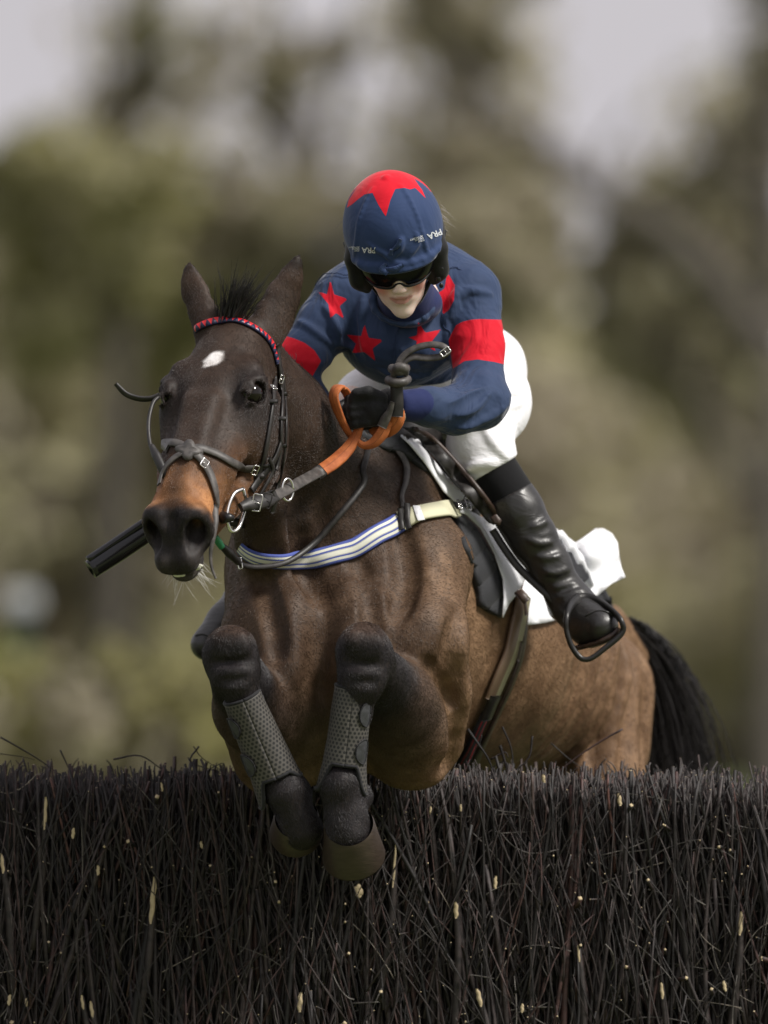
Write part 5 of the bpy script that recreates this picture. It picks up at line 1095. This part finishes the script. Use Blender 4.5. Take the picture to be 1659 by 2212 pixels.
for o_, s in ((HL_, 1), (HR_, 1)):
    f = SDF(); fist(f, o_, s, .0025); g = lump('glove', f, .0030, M_GLOVE, jock, .0008, 90, 4)
    if o_ is HL_:
        f2 = SDF(); f2.rc(P(840, 872, .115), P(862, 876, .125), .034, .0365, k=.01); f2.plane(P(866, 876, .12), V3(1, 0, 0), .004); lump('wrist_band', f2, .0035, M_GLOVE, g)
        t = NT('yellow_print'); M_YEL = t.fin((.55, .42, .08), .6)
        for a, b in ((854, 858), (856, 868)): strap('print', free([(a - 6, b, .082), (a, b - 1, .080), (a + 3, b + 2, .079)], 6), V3(0, -1, .1), .006, .001, M_YEL, g, n=8)
# breeches
f = SDF(); f.el(P(960, 800, .95), (.165, .14, .135), k=.06); f.el(P(930, 790, .75), (.14, .12, .10), k=.06)
f.chain([P(1050, 800, .86), P(1058, 870, .72), P(1036, 960, .56)], [.093, .082, .068], k=.05); f.chain([P(1036, 960, .56), P(1052, 1000, .545), P(1082, 1045, .535)], [.068, .062, .050], k=.03)
f.chain([P(865, 845, .90), P(795, 875, .70), P(700, 985, .60)], [.08, .072, .06], k=.04)
for pts, r in (([(985, 935, .5), (1020, 925, .5), (1060, 925, .52), (1090, 905, .55)], .007), ([(1000, 1020, .48), (1030, 1005, .475), (1070, 1000, .48)], .006), ([(1030, 880, .6), (1070, 860, .62), (1120, 850, .66)], .006), ([(1045, 930, .5), (1065, 960, .49), (1085, 990, .5)], .005), ([(1040, 900, .58), (1085, 885, .6), (1120, 870, .65)], .005)):
    A = spline([P(*p) for p in pts], 10); A, _ = f.snap(A, 0, 4); f.chain(list(A), list(r * (.3 + .7 * np.sin(np.linspace(.15, 3, 10)))), k=.014)
f.plane(P(1061, 1019, .54), unit(P(1222, 1285, .54) - P(1040, 975, .54)), .006)
M_BREECH = fabric('white_breeches', (.80, .80, .83), .7, .02, fold=.8, fs=11, st=(1, 1, 1.6)); lump('breeches', f, .0055, M_BREECH, jock, .002, 30, 6)
M_SOCK = fabric('black_sock', (.008, .008, .009), .9, fold=.1)
f = SDF(); f.chain([P(1046, 990, .545), P(1120, 1095, .53)], [.0585, .052], k=.01); lump('sock', f, .006, M_SOCK, jock)
t = NT('boot_leather'); f_ = t.noise(13, 3, .6, dist=1.2, stretch=(1, 1, 2.0)); M_BOOT = t.fin(t.mix(t.noise(30, 3), (.010, .010, .010), (.024, .022, .020)), t.math('MULTIPLY_ADD', t.noise(25, 3), .3, .26), t.bump(t.noise(500, 2), .1, .0005, t.bump(f_, .4, .008)), spec=.6)
f = SDF(); f.chain([P(1092, 1052, .532), P(1120, 1105, .53), P(1150, 1160, .53), P(1187, 1222, .535), P(1220, 1280, .545)], [.055, .054, .050, .045, .040], k=.02)
f.plane(P(1104, 1064, .53), -unit(P(1222, 1285, .54) - P(1096, 1050, .53)), .003)
f.chain([P(1222, 1285, .545), P(1245, 1315, .53), P(1275, 1348, .48), P(1300, 1352, .435)], [.040, .044, .046, .037], k=.03); f.el(P(1215, 1305, .60), (.035, .05, .04), k=.03)
for pts, r in (([(1140, 1165, .475), (1165, 1175, .475), (1195, 1170, .49)], .006), ([(1160, 1205, .48), (1185, 1205, .485), (1212, 1200, .50)], .006), ([(1175, 1235, .485), (1200, 1238, .49), (1228, 1228, .505)], .006), ([(1195, 1270, .50), (1220, 1265, .50), (1245, 1262, .51)], .006), ([(1205, 1290, .505), (1230, 1290, .50), (1258, 1285, .51)], .005), ([(1150, 1140, .475), (1172, 1130, .478), (1188, 1120, .49)], .003)):
    A = spline([P(*p) for p in pts], 8); A, _ = f.snap(A, 0, 4); f.chain(list(A), list(r * (.12 * (.3 + .7 * np.sin(np.linspace(.2, 2.9, 8))))), k=.012)
b_ = lump('boot', f, .0045, M_BOOT, jock, .0008, 60, 3)
A, nb = f.snap(spline([P(1262, 1328, .42), P(1290, 1322, .42), P(1318, 1330, .42), P(1338, 1342, .43)], 20), .001); tube('toe_seam', A, .0018, M_BOOT, b_, 6)
A, nb = f.snap(spline([P(1246, 1405, .47), P(1275, 1412, .43), P(1310, 1390, .41), P(1338, 1362, .42)], 24), -.002); strap('sole', A, unit(V3(.55, -.25, -.8)), .034, .008, M_LEABR, b_, n=30)
f = SDF(); f.chain([P(600, 1150, .72), P(530, 1290, .78), P(490, 1345, .73), P(446, 1392, .68)], [.05, .042, .043, .036], k=.02)
b_ = lump('boot', f, .006, M_BOOT, jock); A, nb = f.snap(spline([P(420, 1372, .66), P(440, 1362, .64), P(470, 1385, .64)], 16), .001); tube('toe_seam', A, .0018, M_BOOT, b_, 6)

# helmet with its cloth cap
t = NT('cap_silk'); ra = t.attr('red').outputs['Fac']; k_ = t.ramp(ra, -.35, .35)
blue = t.mix(t.noise(18, 3), (.024, .042, .104), (.034, .058, .135)); rd = t.mix(t.noise(18, 3), (.52, .006, .018), (.66, .010, .026))
M_CAP = t.fin(t.mix(k_, blue, rd), .75, t.bump(t.noise(1400, 1), .1, .0004, t.bump(k_, .35, .0012, t.bump(t.noise(12, 3, dist=.8), .65, .009))), spec=.15, sheen=.2)
helm = SDF(); helm.el(J(0, .0, 0), (.1085, .124, .122), JM, k=.02); helm.el(J(0, -.040, .080), (.082, .012, .056), JM, k=.025)
helm.plane(J(0, -.052, 0), -JU, .006); helm.el(J(0, -.085, .045), (.078, .05, .07), JM, k=.01, sub=True)
helm.el(J(0, .124, .004), (.010, .005, .010), JM, k=.003)
for pts, r in (([J(-.108, -.035, .0), J(-.07, -.036, .095), J(0, -.036, .118), J(.07, -.034, .095), J(.108, -.03, .0)], .0035),
               ([J(.03, .115, .03), J(.06, .08, .08), J(.07, .02, .1), J(.075, -.02, .1)], .0016), ([J(-.03, .115, .03), J(-.065, .08, .07), J(-.085, .02, .085), J(-.09, -.02, .07)], .0016),
               ([J(-.01, -.01, .12), J(.012, .008, .12), J(.02, .03, .12)], .004), ([J(-.05, .02, .1), J(-.02, .0, .12), J(.0, -.02, .12)], .002), ([J(.03, -.015, .12), J(.05, .01, .1), J(.05, .03, .1)], .002)):
    A, _ = helm.snap(spline(pts, 14), .0, 5); helm.chain(list(A), [r] * 14, k=.008)
V, F = polygonise(helm, .0035); V, nn = fold(V, helm, .0010, 45, 12); u_, v_ = UV(V)
hp = z1([(722, 90), (860, 90), (905, 130), (945, 190), (965, 215), (990, 272), (960, 240), (925, 205), (895, 215), (860, 205), (805, 212), (775, 280), (748, 378), (705, 310), (668, 235), (620, 245), (580, 275), (545, 305), (515, 325), (525, 280), (560, 225), (600, 165), (640, 125), (690, 100)])
red = np.where(nn @ JU > -.2, polysdf(hp, u_, v_), -20); lc = (V - JO) @ JM.T; red = np.maximum(red, np.where((lc[:, 2] < -.02) & (lc[:, 1] > .06), 5, -20) * 1.0)
silk2 = mk('helmet', V, F, M_CAP, jock, att={'red': red}); HELB = bvh(silk2)
M_BLK = fabric('black_shell', (.010, .010, .010), .55, fold=.1)
f = SDF(); f.el(J(0, -.025, -.012), (.1105, .105, .112), JM, k=.02); f.plane(J(0, .075, 0), JU, .01)
for s in (-1, 1): f.chain([J(.090 * s, -.05, .035), J(.084 * s, -.10, .035), J(.070 * s, -.125, .035)], [.024, .021, .012], k=.02)
[f.chain([J(.076 * s, -.10, .010), J(.064 * s, -.150, -.012)], [.020, .018], k=.02) for s in (-1, 1)]
f.el(J(0, -.12, .09), (.079, .115, .092), JM, k=.010, sub=True); f.plane(J(0, -.14, 0), -JU, .01); f.plane(J(0, 0, .084), JF, .01)
lump('harness', f, .004, M_BLK, jock)
f = SDF(); f.chain([J(-.085, -.036, .045), J(-.055, -.040, .098), J(0, -.042, .113), J(.055, -.040, .098), J(.085, -.036, .045)], [.011] * 5, k=.01, flat=(JU, 1.0)); lump('helmet_rim', f, .004, M_BLK, jock)
# goggles
t = NT('goggle_lens'); M_LENS = t.fin((.003, .003, .004), .2, spec=.22)
f = SDF(); f.el(J(0, -.050, .046), (.084, .075, .077), JM, k=.008); f.plane(J(0, -.0, .055), -JF, .004); f.el(J(0, -.093, .118), (.016, .020, .034), JM, k=.008, sub=True); f.plane(J(0, -.0915, 0), -JU, .004); f.plane(J(0, -.03, 0), JU, .004)
gg = lump('goggles', f, .003, M_LENS, jock)
f2 = [J(.0725 * math.sin(q), -.0900 + .012 * math.exp(-(q / .17) ** 2) + .012 * max(0, abs(q) - .7), .046 + .069 * math.cos(q)) for q in np.linspace(-1.25, 1.25, 50)]
tube('frame', f2, .0026, M_BLK, gg, 8)
t = NT('pale_strap'); M_PST = t.fin((.35, .35, .33), .5)
for s in (-1, 1):
    a = [J(.066 * s, -.046, .080), J(.060 * s, -.055, .086), J(.054 * s, -.066, .092)]; strap('strap_reflect', a, unit(JF + JR * s * .8), [.012, .008, .002], .001, M_PST, gg, n=8)  # strap corners, with their grey-white reflection put in as pale colour
    tube('goggle_band', [J(.07 * s, -.055, .07), J(.095 * s, -.045, .04), J(.108 * s, -.03, -.01)], .006, M_BLK, gg, 8, 12)
# chin straps and clips
tube('chin_strap', [J(-.080, -.11, -.01), J(-.060, -.150, -.01), J(-.032, -.185, .015), J(.0, -.195, .03), J(.034, -.182, .015), J(.062, -.150, -.01), J(.082, -.11, .0)], .005, M_BLK, jock, 8, 40)
for x, u, f_, r in ((.084, -.11, .058, .006), (.088, -.13, .052, .005), (.094, -.088, .055, .005)): ball('clip', J(x, u, f_), (r, r * 1.3, r * .7), JM, M_RUBBERB, jock, 12, 8)
for s, n0 in ((1, 16), (-1, 8)):
    q = np.array([J(.107 * s, rng.uniform(-.04, .02), rng.uniform(-.06, -.01)) for _ in range(n0)]); t_ = None
    strands('hair', q, np.tile(JR * s - JU * .6, (n0, 1)), .022, .0007, M_GREYHAIR, jock, n=5, bend=.3)
# lettering on the cap band, printed upside down as on the real cap
def lettering(txt, u0, v0, ang, size, tree, mat, parent, off=.0012, xs=1.0):
    c = bpy.data.curves.new('t', 'FONT'); c.body = txt; c.size = 1.0; c.offset = .022; o = bpy.data.objects.new('t', c); SC.collection.objects.link(o)
    bpy.context.view_layer.update(); me = bpy.data.meshes.new_from_object(o.evaluated_get(bpy.context.evaluated_depsgraph_get())); bpy.data.objects.remove(o)
    ca, sa = math.cos(ang), math.sin(ang)
    for vx in me.vertices:
        x, y = vx.co.x * size * xs, vx.co.y * size; uu = u0 + x * ca - y * -sa * -1; vv = v0 + x * sa - y * ca
        uu = u0 + x * ca + y * sa; p, n2 = hit(uu, vv, tree, 0); vx.co = p + n2 * off
    me.materials.clear(); me.materials.append(mat); ob = bpy.data.objects.new('lettering', me); SC.collection.objects.link(ob); ob.parent = parent
t = NT('white_print'); M_PRINT = t.fin((.62, .64, .68), .6)
A_ = math.pi
lettering('PRA', 812, 535, A_ + .02, 16.5, HELB, M_PRINT, silk2); 
for i, s_ in enumerate(('PONY', 'RACING', 'AUTHORITY')): lettering(s_, 777, 534.5 + 3.6 * (2 - i) - 2.4, A_ + .0, 4.6, HELB, M_PRINT, silk2, xs=.9)
a_ = A_ - .40; lettering('PRA', 951, 494, a_, 18, HELB, M_PRINT, silk2, xs=1.0)
for i, s_ in enumerate(('PONY', 'RACING', 'AUTHORITY')): lettering(s_, 914 + (i - 1) * -1.6, 513 - 4.0 * (i - 1) * 1.0 - 2 + 1, A_ - .30, 5.2, HELB, M_PRINT, silk2)
# ribbons tied on the cap
M_SILKB = fabric('blue_ribbon', (.034, .058, .14), .55, fold=.5, fs=60)
for pts, w in (([J(-.022, -.018, .128), J(-.030, -.030, .132), J(-.020, -.040, .136)], [.006, .016, .010]), ([J(-.022, -.030, .130), J(-.004, -.030, .137), J(.016, -.024, .132)], [.006, .015, .008]), ([J(-.004, .010, .124), J(.010, .022, .128), J(.018, .036, .126)], [.004, .012, .008]), ([J(-.008, .0, .126), J(-.004, .016, .13)], [.010, .008])):
    strap('ribbon', pts, unit(JF + JR * .3), w, .003, M_SILKB, silk2, n=14)
